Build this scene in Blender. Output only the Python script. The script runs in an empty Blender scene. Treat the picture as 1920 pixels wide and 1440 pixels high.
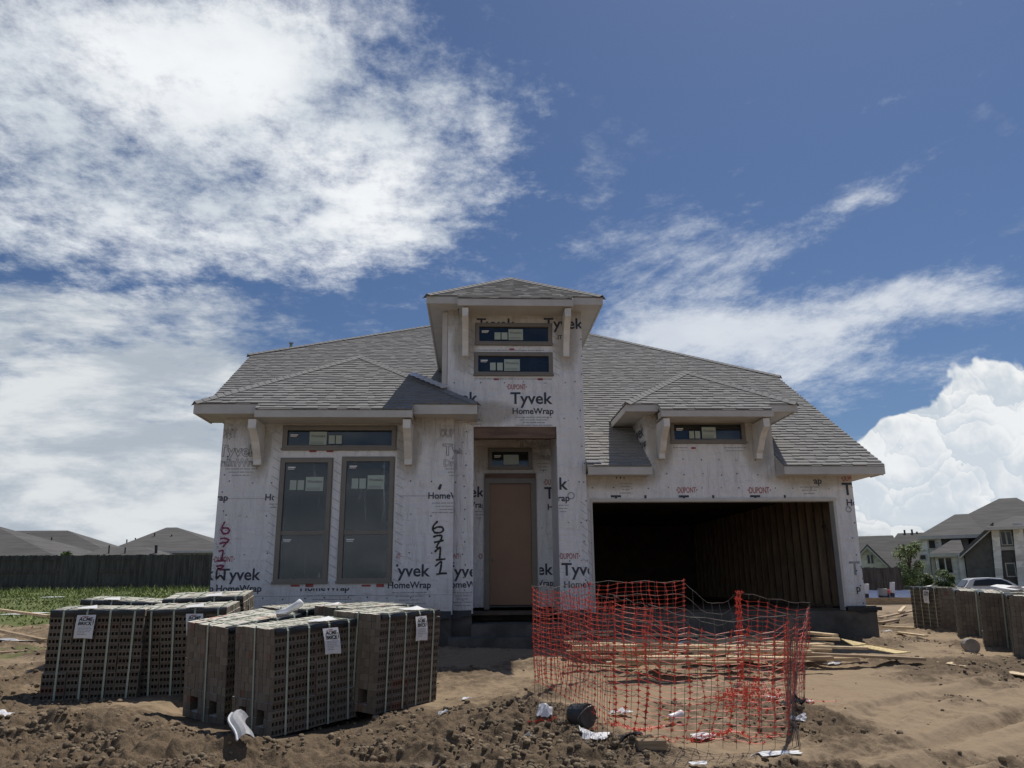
import bpy, bmesh, math, random
import numpy as np
from mathutils import Vector, Matrix
random.seed(7)
RNG = np.random.default_rng(7)
S = bpy.context.scene
COL = S.collection
# ------------------------------------------------------------------ camera
F_PX = 1450.0
EYE = Vector((0, 0, 1.55))
YAW, PITCH, ROLL = math.radians(2.8), math.radians(14.3), math.radians(0.5)
_f = Vector((math.sin(YAW) * math.cos(PITCH), math.cos(YAW) * math.cos(PITCH), math.sin(PITCH)))
_r = Vector((math.cos(YAW), -math.sin(YAW), 0))
_u = _r.cross(_f)
R_ = _r * math.cos(ROLL) - _u * math.sin(ROLL)
U_ = _r * math.sin(ROLL) + _u * math.cos(ROLL)
cam_data = bpy.data.cameras.new('camera')
cam_data.sensor_width = 36
cam_data.lens = 36 * F_PX / 1920
cam_data.clip_start, cam_data.clip_end = 0.05, 8000
cam = bpy.data.objects.new('camera', cam_data)
COL.objects.link(cam)
cam.matrix_world = Matrix(((R_.x, U_.x, -_f.x, EYE.x), (R_.y, U_.y, -_f.y, EYE.y), (R_.z, U_.z, -_f.z, EYE.z), (0, 0, 0, 1)))
S.camera = cam
S.view_settings.view_transform = 'Standard'
S.view_settings.look = 'None'
S.view_settings.exposure = 0.2
S.view_settings.gamma = 1.0
S.render.engine = 'CYCLES'
S.cycles.max_bounces = 6
S.cycles.use_denoising = True
try:
    S.cycles.denoiser = 'OPENIMAGEDENOISE'
except Exception:
    pass


def ray(x, y):
    return _f + R_ * ((x - 960) / F_PX) + U_ * ((720 - y) / F_PX)


def atY(x, y, Y):
    d = ray(x, y)
    return EYE + d * ((Y - EYE.y) / d.y)


def atZ(x, y, Z):
    d = ray(x, y)
    return EYE + d * ((Z - EYE.z) / d.z)


# ------------------------------------------------------------------ sun
SUN_DIR = Vector((.30, .42, 1.0)).normalized()
sun_d = bpy.data.lights.new('sun', 'SUN')
sun_d.energy = 3.2
sun_d.angle = math.radians(.55)
sun_d.color = (1, .95, .87)
sun = bpy.data.objects.new('sun', sun_d)
COL.objects.link(sun)
sun.location = (8, 12, 30)
sun.rotation_euler = (-SUN_DIR).to_track_quat('-Z', 'Y').to_euler()


# ------------------------------------------------------------------ node helper
class X:
    """A socket (or number) with operators that add Math nodes."""
    nt = None

    def __init__(s, v):
        s.v = v

    @staticmethod
    def m(op, *a, clamp=False):
        n = X.nt.nodes.new('ShaderNodeMath')
        n.operation = op
        n.use_clamp = clamp
        for i, q in enumerate(a):
            q = q.v if isinstance(q, X) else q
            if isinstance(q, (int, float)):
                n.inputs[i].default_value = q
            else:
                X.nt.links.new(q, n.inputs[i])
        return X(n.outputs[0])

    def __add__(s, o): return X.m('ADD', s, o)
    def __radd__(s, o): return X.m('ADD', o, s)
    def __sub__(s, o): return X.m('SUBTRACT', s, o)
    def __rsub__(s, o): return X.m('SUBTRACT', o, s)
    def __mul__(s, o): return X.m('MULTIPLY', s, o)
    def __rmul__(s, o): return X.m('MULTIPLY', o, s)
    def __truediv__(s, o): return X.m('DIVIDE', s, o)
    def __neg__(s): return X.m('MULTIPLY', s, -1.0)


def xmax(a, b): return X.m('MAXIMUM', a, b)
def xmin(a, b): return X.m('MINIMUM', a, b)
def xsat(a): return X.m('ADD', a, 0.0, clamp=True)


def sstep(a, b, x):
    n = X.nt.nodes.new('ShaderNodeMapRange')
    n.interpolation_type = 'SMOOTHSTEP'
    X.nt.links.new(x.v, n.inputs['Value'])
    n.inputs['From Min'].default_value = a
    n.inputs['From Max'].default_value = b
    return X(n.outputs[0])


def vec(x, y, z=0.0):
    n = X.nt.nodes.new('ShaderNodeCombineXYZ')
    for i, q in enumerate((x, y, z)):
        q = q.v if isinstance(q, X) else q
        if isinstance(q, (int, float)):
            n.inputs[i].default_value = q
        else:
            X.nt.links.new(q, n.inputs[i])
    return n.outputs[0]


def noise(v, scale, detail=4, rough=.5, dist=0.0, lac=2.0, dim='2D'):
    n = X.nt.nodes.new('ShaderNodeTexNoise')
    n.noise_dimensions = dim
    if v is not None:
        X.nt.links.new(v, n.inputs['Vector'])
    n.inputs['Scale'].default_value = scale
    n.inputs['Detail'].default_value = detail
    n.inputs['Roughness'].default_value = rough
    n.inputs['Lacunarity'].default_value = lac
    n.inputs['Distortion'].default_value = dist
    return X(n.outputs['Fac'])


def voro(v, scale, smooth=.6, feature='SMOOTH_F1', detail=0.0):
    n = X.nt.nodes.new('ShaderNodeTexVoronoi')
    n.feature = feature
    n.voronoi_dimensions = '2D'
    X.nt.links.new(v, n.inputs['Vector'])
    n.inputs['Scale'].default_value = scale
    if 'Smoothness' in n.inputs and feature == 'SMOOTH_F1':
        n.inputs['Smoothness'].default_value = smooth
    n.inputs['Detail'].default_value = detail
    return X(n.outputs['Distance'])


def mixc(f, a, b):
    n = X.nt.nodes.new('ShaderNodeMix')
    n.data_type = 'RGBA'
    X.nt.links.new(f.v, n.inputs[0]) if isinstance(f, X) else setattr(n.inputs[0], 'default_value', f)
    for i, q in ((6, a), (7, b)):
        if isinstance(q, tuple):
            n.inputs[i].default_value = (*q[:3], 1)
        else:
            X.nt.links.new(q, n.inputs[i])
    return n.outputs[2]


# ------------------------------------------------------------------ world: physical sky with clouds
W = bpy.data.worlds.new('World')
S.world = W
W.use_nodes = True
nt = X.nt = W.node_tree
nt.nodes.clear()
out = nt.nodes.new('ShaderNodeOutputWorld')
bg = nt.nodes.new('ShaderNodeBackground')
nt.links.new(bg.outputs[0], out.inputs[0])
bg.inputs['Strength'].default_value = 0.1
sky = nt.nodes.new('ShaderNodeTexSky')
sky.sky_type = 'NISHITA'
sky.sun_disc = False
sky.sun_elevation = math.asin(SUN_DIR.z)
sky.sun_rotation = math.atan2(SUN_DIR.x, SUN_DIR.y)
sky.air_density, sky.dust_density, sky.ozone_density = 1.0, 0.6, 2.5
geo = nt.nodes.new('ShaderNodeTexCoord')
sep = nt.nodes.new('ShaderNodeSeparateXYZ')
nt.links.new(geo.outputs['Generated'], sep.inputs[0])
dx, dy, dz = (X(sep.outputs[i]) for i in range(3))
ady = xmax(X.m('ABSOLUTE', dy), .22)
a, b = dx / ady, dz / ady                       # a world-fixed vertical plane north of the site
up = xmax(dz, 0.0) + .13
px_, py_ = dx / up, dy / up                     # the flat cloud layer


def ab(x, y):
    d = ray(x, y)
    return d.x / d.y, d.z / d.y


def blob(x, y, rx, ry, rot=0.0, w=1.0):
    """soft elliptical cloud bank, centre and radii given as seen by a 1450-unit lens"""
    A, B = ab(x, y)
    c, s_ = math.cos(math.radians(rot)), math.sin(math.radians(rot))
    p, q = a - A, b - B
    u = (p * c + q * s_) * (F_PX / rx)
    v = (q * c - p * s_) * (F_PX / ry)
    d = u * u + v * v
    e = X.m('POWER', 2.718, d * -1.0)
    return e * w


def bsum(lst):
    t = None
    for q in lst:
        e = blob(*q)
        t = e if t is None else t + e
    return t


pv = vec(px_, py_)
abv = vec(a, b)
warp = noise(pv, 1.1, 3, .5)
n1 = noise(vec(px_ + warp * .2, py_ + warp * .15), 3.0, 8, .62, .05)
n1b = noise(vec(px_ * 1.0 + 7.3, py_ * 1.0 + 2.1), 10.0, 7, .70, .05)
# wisps: streaks rising to the right
c_, s_ = math.cos(math.radians(22)), math.sin(math.radians(22))
wa, wb = a * c_ + b * s_, b * c_ - a * s_
n2 = noise(vec(wa * 2.2 + warp * .3, wb * 6.0), 1.9, 7, .68, .25)
n3 = noise(vec(px_ * .8, py_ * 1.0 + 3.0), 3.4, 6, .62, .1)
# bank of altocumulus on the left
cov1 = bsum([(60, 60, 560, 330, 0, 1.05), (420, 240, 330, 230, 0, .75), (640, 60, 330, 200, 0, .42), (820, 300, 200, 190, -8, .50), (640, 440, 330, 105, 8, .60), (60, 430, 330, 120, 0, .70), (1080, 100, 120, 90, 0, .22), (885, 180, 140, 90, 0, .28), (560, 350, 200, 110, 0, .2)])
d1 = sstep(.42, 1.0, n1 * .86 + n1b * .78 + cov1 * .48 - .49) * sstep(.02, .24, cov1)
# low stratus on the left and along the horizon
cov2 = bsum([(60, 780, 420, 200, 0, .95), (330, 660, 200, 90, 6, .55), (250, 930, 420, 140, 0, .95), (700, 1000, 900, 120, 0, .8), (1500, 1000, 700, 130, 0, .75), (330, 560, 230, 40, 5, .42), (30, 590, 200, 60, 0, .4)])
d2 = sstep(.46, .98, n3 * .95 + n1b * .40 + cov2 * .56 - .32)
# streaks on the right
cov3 = bsum([(1170, 470, 150, 80, 0, .60), (1300, 440, 90, 90, -40, .45), (1180, 560, 190, 60, 0, .42), (1480, 460, 330, 60, 32, .52), (1620, 360, 70, 55, 30, .30), (1600, 590, 420, 60, 8, .66), (1300, 620, 260, 60, 5, .62), (1820, 560, 260, 55, -4, .60), (1540, 720, 190, 60, 0, .68), (1400, 650, 400, 60, 0, .40), (1880, 350, 120, 40, 35, .26), (1040, 370, 70, 25, 0, .36), (1720, 300, 160, 25, 20, .18), (1780, 700, 170, 40, 0, .3)])
d3 = sstep(.52, 1.12, n2 * .92 + n1b * .52 + cov3 * .56 - .36)
# towering cumulus on the right
cw1, cw2 = noise(abv, 11, 4, .55), noise(vec(a + 3.7, b + 1.9), 11, 4, .55)
cva, cvb = a + (cw1 - .5) * .10, b + (cw2 - .5) * .10


def billow(scale):
    """rounded heads of a cumulus: distance to the head's centre, and how much it faces up and right"""
    n = nt.nodes.new('ShaderNodeTexVoronoi')
    n.voronoi_dimensions = '2D'
    nt.links.new(vec(cva, cvb), n.inputs['Vector'])
    n.inputs['Scale'].default_value = scale
    sp = nt.nodes.new('ShaderNodeSeparateXYZ')
    nt.links.new(n.outputs['Position'], sp.inputs[0])
    ux, uy = (cva - X(sp.outputs[0])) * scale, (cvb - X(sp.outputs[1])) * scale
    return X(n.outputs['Distance']), ux * .35 + uy * .95


bd1, bs1 = billow(5.5)
bd2, bs2 = billow(13)
bd3, bs3 = billow(30)
cov4 = bsum([(1930, 800, 170, 150, 0, 1.1), (1790, 850, 150, 90, 0, .9), (1700, 850, 70, 70, 0, .75), (1660, 930, 120, 80, 0, .9), (1900, 940, 300, 90, 0, 1.1)])
cf = cov4 - bd1 * .34 - bd2 * .20 - bd3 * .11 + (cw1 - .5) * .35
d4 = sstep(.215, .30, cf) * sstep(.0, .10, b)
# the rest of the dome (never in the frame): broken cloud, so that the light is right
back = sstep(.05, -.25, dy)
d5 = sstep(.58, .78, n1) * back * sstep(.02, .2, dz) * .6

# colour of each layer (in sky units: x0.1)
tint = nt.nodes.new('ShaderNodeMix')
tint.data_type = 'RGBA'
tint.blend_type = 'MULTIPLY'
tint.inputs[0].default_value = 1
nt.links.new(sky.outputs[0], tint.inputs[6])
tint.inputs[7].default_value = (.37, .435, .535, 1)
col = tint.outputs[2]
shade1 = sstep(.30, .72, noise(vec(px_ + .13, py_ + .22), 2.6, 6, .55, .2))
c1 = mixc(shade1, (5.4, 5.9, 6.4), (7.9, 8.1, 8.3))
c2 = mixc(sstep(.34, .64, noise(vec(a * 1.0, b * 3.6), 4.0, 7, .62, .15)), (3.7, 4.2, 4.8), (6.3, 6.6, 6.8))
c3 = mixc(shade1, (5.9, 6.3, 6.9), (6.8, 7.1, 7.4))
cshade = sstep(-.28, .30, bs1 * .42 + bs2 * .34 + bs3 * .20 + (cw2 - .5) * .9)
c4a = mixc(cshade, (4.9, 5.5, 6.1), (7.8, 7.9, 7.9))
c4 = mixc(sstep(.35, .9, cf) * .30, c4a, (6.5, 6.9, 7.4))
col = mixc(d3 * .88, col, c3)
col = mixc(d2, col, c2)
col = mixc(d4, col, c4)
col = mixc(d1, col, c1)
col = mixc(d5, col, (8.0, 8.2, 8.4))
dim = nt.nodes.new('ShaderNodeMix')
dim.data_type = 'RGBA'
dim.blend_type = 'MULTIPLY'
nt.links.new(back.v, dim.inputs[0])
nt.links.new(col, dim.inputs[6])
dim.inputs[7].default_value = (.95, .97, 1.0, 1)      # unseen sky behind the camera toned to set the fill on the front
nt.links.new(dim.outputs[2], bg.inputs['Color'])
W.cycles.sampling_method = 'MANUAL'
W.cycles.sample_map_resolution = 512


# ------------------------------------------------------------------ materials
def new_mat(name):
    m = bpy.data.materials.new(name)
    m.use_nodes = True
    X.nt = m.node_tree
    return m, m.node_tree, m.node_tree.nodes['Principled BSDF']


def pos_socket():
    g = X.nt.nodes.new('ShaderNodeNewGeometry')
    return g.outputs['Position']


def obj_socket():
    g = X.nt.nodes.new('ShaderNodeTexCoord')
    return g.outputs['Object']


def set_bump(nt, bs, height, strength, dist=.01):
    n = nt.nodes.new('ShaderNodeBump')
    n.inputs['Strength'].default_value = strength
    n.inputs['Distance'].default_value = dist
    nt.links.new(height.v, n.inputs['Height'])
    nt.links.new(n.outputs[0], bs.inputs['Normal'])


def scaled(sock, sx, sy, sz):
    n = X.nt.nodes.new('ShaderNodeVectorMath')
    n.operation = 'MULTIPLY'
    X.nt.links.new(sock, n.inputs[0])
    n.inputs[1].default_value = (sx, sy, sz)
    return n.outputs[0]


def mat(name, c, rough=.7, var=.12, scale=6.0, c2=None, bump=.0, bscale=40, metal=0.0, stretch=(1, 1, 1), spec=.5, objc=False):
    m, nt, bs = new_mat(name)
    v = scaled(obj_socket() if objc else pos_socket(), *stretch)
    n = noise(v, scale, 5, .6, dim='3D')
    lo = tuple(max(0, q * (1 - var * 1.4)) for q in c)
    hi = tuple(min(1, q * (1 + var * 1.4)) for q in (c2 or c))
    nt.links.new(mixc(sstep(.3, .7, n), lo, hi), bs.inputs['Base Color'])
    bs.inputs['Roughness'].default_value = rough
    bs.inputs['Metallic'].default_value = metal
    bs.inputs['Specular IOR Level'].default_value = spec
    if bump:
        set_bump(nt, bs, noise(v, bscale, 4, .6, dim='3D'), bump)
    return m


M = {}
M['trim'] = mat('painted_trim', (.54, .52, .485), .55, .05, 3, bump=.08, bscale=30)
M['ink_navy'] = mat('navy_ink', (.035, .042, .065), .6, .1, 8)
M['ink_red'] = mat('red_ink', (.36, .07, .075), .6, .1, 8)
M['ink_grey'] = mat('grey_ink', (.27, .28, .30), .6, .1, 8)
M['spray_black'] = mat('black_spray_paint', (.012, .012, .014), .5, .1, 8)
M['spray_magenta'] = mat('magenta_spray_paint', (.21, .02, .09), .5, .2, 8)
M['concrete'] = mat('concrete', (.27, .26, .24), .9, .18, 3, bump=.3, bscale=30)
M['slab_dark'] = mat('dark_concrete', (.095, .088, .078), .9, .25, 2.4, bump=.3, bscale=30)  # concrete in a darker tone, for the foundation
M['membrane'] = mat('black_membrane', (.012, .013, .016), .45, .2, 9, bump=.5, bscale=12)
M['door'] = mat('tan_door_paint', (.25, .145, .085), .45, .05, 2)
M['frame'] = mat('bronze_vinyl', (.185, .165, .14), .4, .05, 5)
M['wood'] = mat('pine_lumber', (.62, .47, .28), .75, .14, 3, c2=(.68, .53, .34), bump=.2, bscale=30, stretch=(1, 9, 9))
M['wood_old'] = mat('weathered_lumber', (.36, .26, .16), .8, .22, 3, bump=.2, bscale=30, stretch=(1, 9, 9))
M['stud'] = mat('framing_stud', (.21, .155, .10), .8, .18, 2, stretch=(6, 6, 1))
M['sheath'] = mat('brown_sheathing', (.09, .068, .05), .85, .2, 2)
M['beam'] = mat('raw_beam', (.15, .098, .070), .75, .22, 2, stretch=(1, 8, 8))
M['steel'] = mat('galvanised_wire', (.30, .29, .27), .45, .2, 10, metal=.75)
M['wire'] = mat('dull_wire', (.17, .15, .135), .6, .3, 10, metal=.4)
M['rust'] = mat('rusty_wire', (.16, .115, .09), .7, .3, 12, metal=.3)
M['orange'] = mat('orange_plastic', (.80, .10, .058), .5, .12, 9)
M['strap'] = mat('plastic_strap', (.40, .45, .36), .4, .05, 5)
M['black_plastic'] = mat('black_plastic', (.018, .022, .026), .35, .1, 5, bump=.4, bscale=10)
M['paper'] = mat('white_paper', (.78, .78, .78), .7, .03, 5)
M['white_plastic'] = mat('white_plastic', (.74, .74, .75), .35, .05, 5)
M['bracket'] = mat('sprayed_bracket', (.70, .685, .655), .55, .08, 4)
M['foil'] = mat('foil', (.85, .85, .86), .55, .05, 9, metal=1.0, bump=.8, bscale=14)
M['fence'] = mat('weathered_fence', (.082, .076, .072), .9, .3, 1.5, bump=.3, bscale=14, stretch=(5, 5, .6))
M['car_white'] = mat('white_car_paint', (.62, .63, .65), .2, .02, 3)
M['rubber'] = mat('tyre_rubber', (.015, .015, .016), .8, .1, 9)
M['dark_glass'] = mat('dark_glass', (.012, .016, .02), .08, .05, 3)
M['stone'] = None
M['tarp_blue'] = mat('blue_sheeting', (.03, .036, .095), .3, .3, 5, bump=1.0, bscale=5, spec=.3)
M['bark'] = mat('bark', (.10, .075, .055), .9, .2, 8)
M['grey_brick'] = mat('grey_siding', (.12, .115, .11), .85, .12, 3)
M['leaf'] = mat('leaf', (.060, .095, .022), .6, .35, 2.5, c2=(.09, .13, .035))
M['grass'] = mat('grass_blade', (.16, .22, .05), .7, .3, 1.2, c2=(.25, .29, .09))
M['leaf_light'] = mat('light_leaf', (.12, .17, .045), .6, .35, 2.5, c2=(.18, .23, .08))
M['cloth_dark'] = mat('dark_cloth', (.022, .022, .026), .9, .2, 9)
M['mud'] = mat('mud_clod', (.125, .092, .060), .95, .3, 9, c2=(.22, .168, .108), bump=1.0, bscale=45)
M['yellow'] = mat('yellow_plastic', (.5, .33, .02), .5, .1, 9)
M['blue'] = mat('blue_plastic', (.05, .09, .16), .4, .1, 9)

# white house wrap: faint wrinkles, scuffs; beige paint over-spray under the eaves and round the brackets
WRAP = {}


def wrap_mat(name, z_eave, spots):
    m, nt, bs = new_mat(name)
    p = pos_socket()
    sp = nt.nodes.new('ShaderNodeSeparateXYZ')
    nt.links.new(p, sp.inputs[0])
    x, z = X(sp.outputs[0]), X(sp.outputs[2])
    w = noise(p, 3.0, 4, .6, dim='3D')
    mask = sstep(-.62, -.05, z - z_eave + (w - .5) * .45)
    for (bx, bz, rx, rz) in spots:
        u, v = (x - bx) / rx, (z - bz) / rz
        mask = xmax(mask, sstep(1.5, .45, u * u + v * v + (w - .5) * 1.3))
    grime = sstep(.50, .74, noise(p, 1.7, 7, .65, dim='3D'))
    low = sstep(1.75, 1.0, z + (w - .5) * .6)
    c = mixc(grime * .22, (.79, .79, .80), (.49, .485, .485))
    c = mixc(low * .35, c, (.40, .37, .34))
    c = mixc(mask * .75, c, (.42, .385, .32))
    nt.links.new(c, bs.inputs['Base Color'])
    bs.inputs['Roughness'].default_value = .5
    h = noise(scaled(p, 4, 4, .8), 1.5, 5, .58, 1.6, dim='3D') + noise(scaled(p, 1, 1, 3), 2.2, 3, .5, 1.0, dim='3D') * .6 + noise(p, 26, 3, .5, dim='3D') * .12
    set_bump(nt, bs, h, 1.0, .07)
    return m


# asphalt shingles: tone of each tab comes from a face attribute
def shingle_mat(name, c):
    m, nt, bs = new_mat(name)
    at = nt.nodes.new('ShaderNodeAttribute')
    at.attribute_name = 'tone'
    t = X(at.outputs['Fac'])
    p = pos_socket()
    g = noise(p, 160, 2, .6, dim='3D')
    big = noise(p, .5, 3, .5, dim='3D')
    f = xsat(.32 + t * .22 + g * .20 + (big - .5) * .3)
    lo = tuple(q * .62 for q in c)
    hi = tuple(q * 1.32 for q in c)
    nt.links.new(mixc(f, lo, hi), bs.inputs['Base Color'])
    bs.inputs['Roughness'].default_value = .95
    bs.inputs['Specular IOR Level'].default_value = .2
    set_bump(nt, bs, g, .4, .004)
    return m


M['shingle'] = shingle_mat('asphalt_shingle', (.28, .272, .262))
M['shingle_far'] = mat('far_shingle', (.105, .10, .096), .95, .15, .8, bump=.3, bscale=4, stretch=(.6, .6, 8))

# stone facing of the far houses
def stone_mat():
    m, nt, bs = new_mat('pale_stone')
    v = scaled(pos_socket(), 1.2, 1.2, 3.2)
    n = X.nt.nodes.new('ShaderNodeTexVoronoi')
    nt.links.new(v, n.inputs['Vector'])
    n.inputs['Scale'].default_value = 1.3
    s = nt.nodes.new('ShaderNodeSeparateColor')
    nt.links.new(n.outputs['Color'], s.inputs[0])
    nt.links.new(mixc(X(s.outputs[0]), (.58, .56, .52), (.84, .82, .78)), bs.inputs['Base Color'])
    bs.inputs['Roughness'].default_value = .9
    return m


M['stone'] = stone_mat()


# fired brick with per-brick tone (face attribute)
def brick_mat(name, lo, hi):
    m, nt, bs = new_mat(name)
    at = nt.nodes.new('ShaderNodeAttribute')
    at.attribute_name = 'tone'
    t = X(at.outputs['Fac'])
    p = obj_socket()
    g = noise(p, 45, 4, .65, dim='3D')
    bl = sstep(.56, .70, noise(p, 7, 4, .6, dim='3D'))
    c = mixc(t, lo, hi)
    c = mixc(sstep(.965, .985, t), c, (hi[0] * .85, hi[1] * .55, hi[2] * .5))
    c = mixc(bl * .28, c, tuple(q * .62 for q in lo))
    c = mixc(sstep(.55, .8, g) * .35, c, tuple(q * 1.15 for q in hi))
    nt.links.new(c, bs.inputs['Base Color'])
    bs.inputs['Roughness'].default_value = .95
    set_bump(nt, bs, g, .5, .006)
    return m


M['brick'] = brick_mat('tan_brick', (.120, .098, .074), (.185, .156, .120))  # cored sides: kept darker, their shade put into the colour
M['brick_top_lit'] = brick_mat('sunlit_brick_top', (.56, .53, .45), (.70, .67, .58))  # same brick, tops painted paler: sunlight put into the colour
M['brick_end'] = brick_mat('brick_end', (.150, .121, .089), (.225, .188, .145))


# window glass: glossy dark pane (closed room behind it)
def glass_mat():
    m, nt, bs = new_mat('window_glass')
    tr = nt.nodes.new('ShaderNodeBsdfTransparent')
    mx = nt.nodes.new('ShaderNodeMixShader')
    gl = nt.nodes.new('ShaderNodeBsdfGlossy')
    gl.inputs['Roughness'].default_value = .04
    gl.inputs['Color'].default_value = (.9, .95, 1, 1)
    fr = nt.nodes.new('ShaderNodeFresnel')
    fr.inputs['IOR'].default_value = 1.62
    tr.inputs['Color'].default_value = (.30, .34, .36, 1)
    nt.links.new(fr.outputs[0], mx.inputs[0])
    nt.links.new(tr.outputs[0], mx.inputs[1])
    nt.links.new(gl.outputs[0], mx.inputs[2])
    dd = nt.nodes.new('ShaderNodeBsdfDiffuse')
    dd.inputs['Color'].default_value = (.50, .53, .56, 1)
    m2 = nt.nodes.new('ShaderNodeMixShader')
    haze = sstep(.35, .75, noise(pos_socket(), 1.6, 5, .6, .4, dim='3D'))
    nt.links.new((haze * .035 + .010).v, m2.inputs[0])  # pale haze mixed into the glass to grey its blue reflection
    nt.links.new(mx.outputs[0], m2.inputs[1])
    nt.links.new(dd.outputs[0], m2.inputs[2])
    nt.links.new(m2.outputs[0], nt.nodes['Material Output'].inputs[0])
    p = pos_socket()
    n = nt.nodes.new('ShaderNodeBump')
    n.inputs['Strength'].default_value = .05
    n.inputs['Distance'].default_value = .02
    nt.links.new(noise(p, 1.3, 2, .5, dim='3D').v, n.inputs['Height'])
    nt.links.new(n.outputs[0], gl.inputs['Normal'])
    return m


M['glass'] = glass_mat()


# thin protective film on the tall panes: clear with milky creases
def film_mat():
    m, nt, bs = new_mat('protective_film')
    p = pos_socket()
    s = noise(scaled(p, 5.5, 1, .7), 1.2, 2, .5, 1.2, dim='3D')
    v = noise(scaled(p, 6, 1, 2.4), 1.8, 2, .5, .6, dim='3D')
    f = xmax(sstep(.60, .76, s) * .40, sstep(.66, .72, v) * .28)
    tr = nt.nodes.new('ShaderNodeBsdfTransparent')
    mx = nt.nodes.new('ShaderNodeMixShader')
    nt.links.new(xsat(f).v, mx.inputs[0])
    nt.links.new(tr.outputs[0], mx.inputs[1])
    nt.links.new(bs.outputs[0], mx.inputs[2])
    bs.inputs['Base Color'].default_value = (.62, .64, .66, 1)
    bs.inputs['Roughness'].default_value = .3
    nt.links.new(mx.outputs[0], nt.nodes['Material Output'].inputs[0])
    return m


M['film'] = film_mat()
M['sticker'] = mat('green_sticker', (.40, .47, .42), .6, .03, 5)


# ------------------------------------------------------------------ objects and meshes
def tag(o, label=None, cat=None, group=None, kind=None):
    if label: o['label'] = label
    if cat: o['category'] = cat
    if group: o['group'] = group
    if kind: o['kind'] = kind
    return o


def empty(name, loc, label, cat, group=None, rot=(0, 0, 0)):
    o = bpy.data.objects.new(name, None)
    o.empty_display_size = .3
    COL.objects.link(o)
    o.location = loc
    o.rotation_euler = rot
    bpy.context.view_layer.update()
    return tag(o, label, cat, group)


class MB:
    """Collects faces (with a material slot and a tone each) and links them as ONE mesh."""

    def __init__(s):
        s.v, s.f, s.mi, s.t = [], [], [], []

    def add(s, vs, fs, mi=0, tone=None):
        o = len(s.v)
        s.v.extend([tuple(q) for q in vs])
        for f in fs:
            s.f.append([i + o for i in f])
            s.mi.append(mi)
            s.t.append(random.random() if tone is None else tone)

    def quad(s, a, b, c, d, mi=0, tone=None):
        s.add((a, b, c, d), ((0, 1, 2, 3),), mi, tone)

    def box(s, x0, x1, y0, y1, z0, z1, mi=0, tone=None, mtx=None):
        vs = [(x, y, z) for z in (z0, z1) for y in (y0, y1) for x in (x0, x1)]
        if mtx is not None:
            vs = [mtx @ Vector(q) for q in vs]
        s.add(vs, ((0, 2, 3, 1), (4, 5, 7, 6), (0, 1, 5, 4), (2, 6, 7, 3), (0, 4, 6, 2), (1, 3, 7, 5)), mi, random.random() if tone is None else tone)

    def tube(s, pts, r, n=5, mi=0, cap=True):
        pts = [Vector(p) for p in pts]
        rings, base = [], len(s.v)
        for i, p in enumerate(pts):
            t = (pts[min(i + 1, len(pts) - 1)] - pts[max(i - 1, 0)])
            if t.length < 1e-9:
                t = Vector((0, 0, 1))
            t.normalize()
            h = Vector((0, 0, 1)) if abs(t.z) < .9 else Vector((1, 0, 0))
            e1 = t.cross(h).normalized()
            e2 = t.cross(e1)
            rr = r[i] if isinstance(r, (list, tuple)) else r
            for k in range(n):
                g = 2 * math.pi * k / n
                s.v.append(tuple(p + e1 * (rr * math.cos(g)) + e2 * (rr * math.sin(g))))
        for i in range(len(pts) - 1):
            for k in range(n):
                a = base + i * n + k
                b_ = base + i * n + (k + 1) % n
                s.f.append([a, b_, b_ + n, a + n])
                s.mi.append(mi)
                s.t.append(.5)
        if cap:
            for off, fl in ((0, 1), ((len(pts) - 1) * n, 0)):
                ids = [base + off + k for k in range(n)]
                s.f.append(ids[::-1] if fl else ids)
                s.mi.append(mi)
                s.t.append(.5)

    def prism(s, poly, y0, y1, mi=0, axis='Y'):
        """poly = (x, z) outline; extruded along y (or x)"""
        n = len(poly)
        if axis == 'Y':
            vs = [(p[0], y0, p[1]) for p in poly] + [(p[0], y1, p[1]) for p in poly]
        else:
            vs = [(y0, p[0], p[1]) for p in poly] + [(y1, p[0], p[1]) for p in poly]
        fs = [list(range(n)), list(range(2 * n - 1, n - 1, -1))] + [[i, i + n, (i + 1) % n + n, (i + 1) % n] for i in range(n)]
        s.add(vs, fs, mi)

    def build(s, name, mats, parent=None, smooth=False, fix=False):
        me = bpy.data.meshes.new(name)
        off = wmat(parent).inverted() if parent is not None else None
        vs = [tuple(off @ Vector(q)) for q in s.v] if off is not None else s.v
        me.from_pydata(vs, [], s.f)
        for m_ in (mats if isinstance(mats, (list, tuple)) else [mats]):
            me.materials.append(m_)
        me.polygons.foreach_set('material_index', s.mi)
        at = me.attributes.new('tone', 'FLOAT', 'FACE')
        at.data.foreach_set('value', s.t)
        if smooth:
            me.polygons.foreach_set('use_smooth', [True] * len(me.polygons))
        if fix:
            bm = bmesh.new()
            bm.from_mesh(me)
            bmesh.ops.recalc_face_normals(bm, faces=bm.faces)
            bm.to_mesh(me)
            bm.free()
        me.update()
        o = bpy.data.objects.new(name, me)
        COL.objects.link(o)
        if parent is not None:
            o.parent = parent
        return o


def wmat(o):
    """world matrix without waiting for an update"""
    return (wmat(o.parent) @ o.matrix_basis) if o.parent is not None else o.matrix_basis.copy()


def copy_tree(o, parent=None):
    c = o.copy()
    COL.objects.link(c)
    if parent is not None:
        c.parent = parent
    for ch in list(o.children):
        copy_tree(ch, c)
    return c


# lettering: a font curve turned into a flat mesh, cached as (verts, faces) with unit width
_TXT = {}


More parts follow.
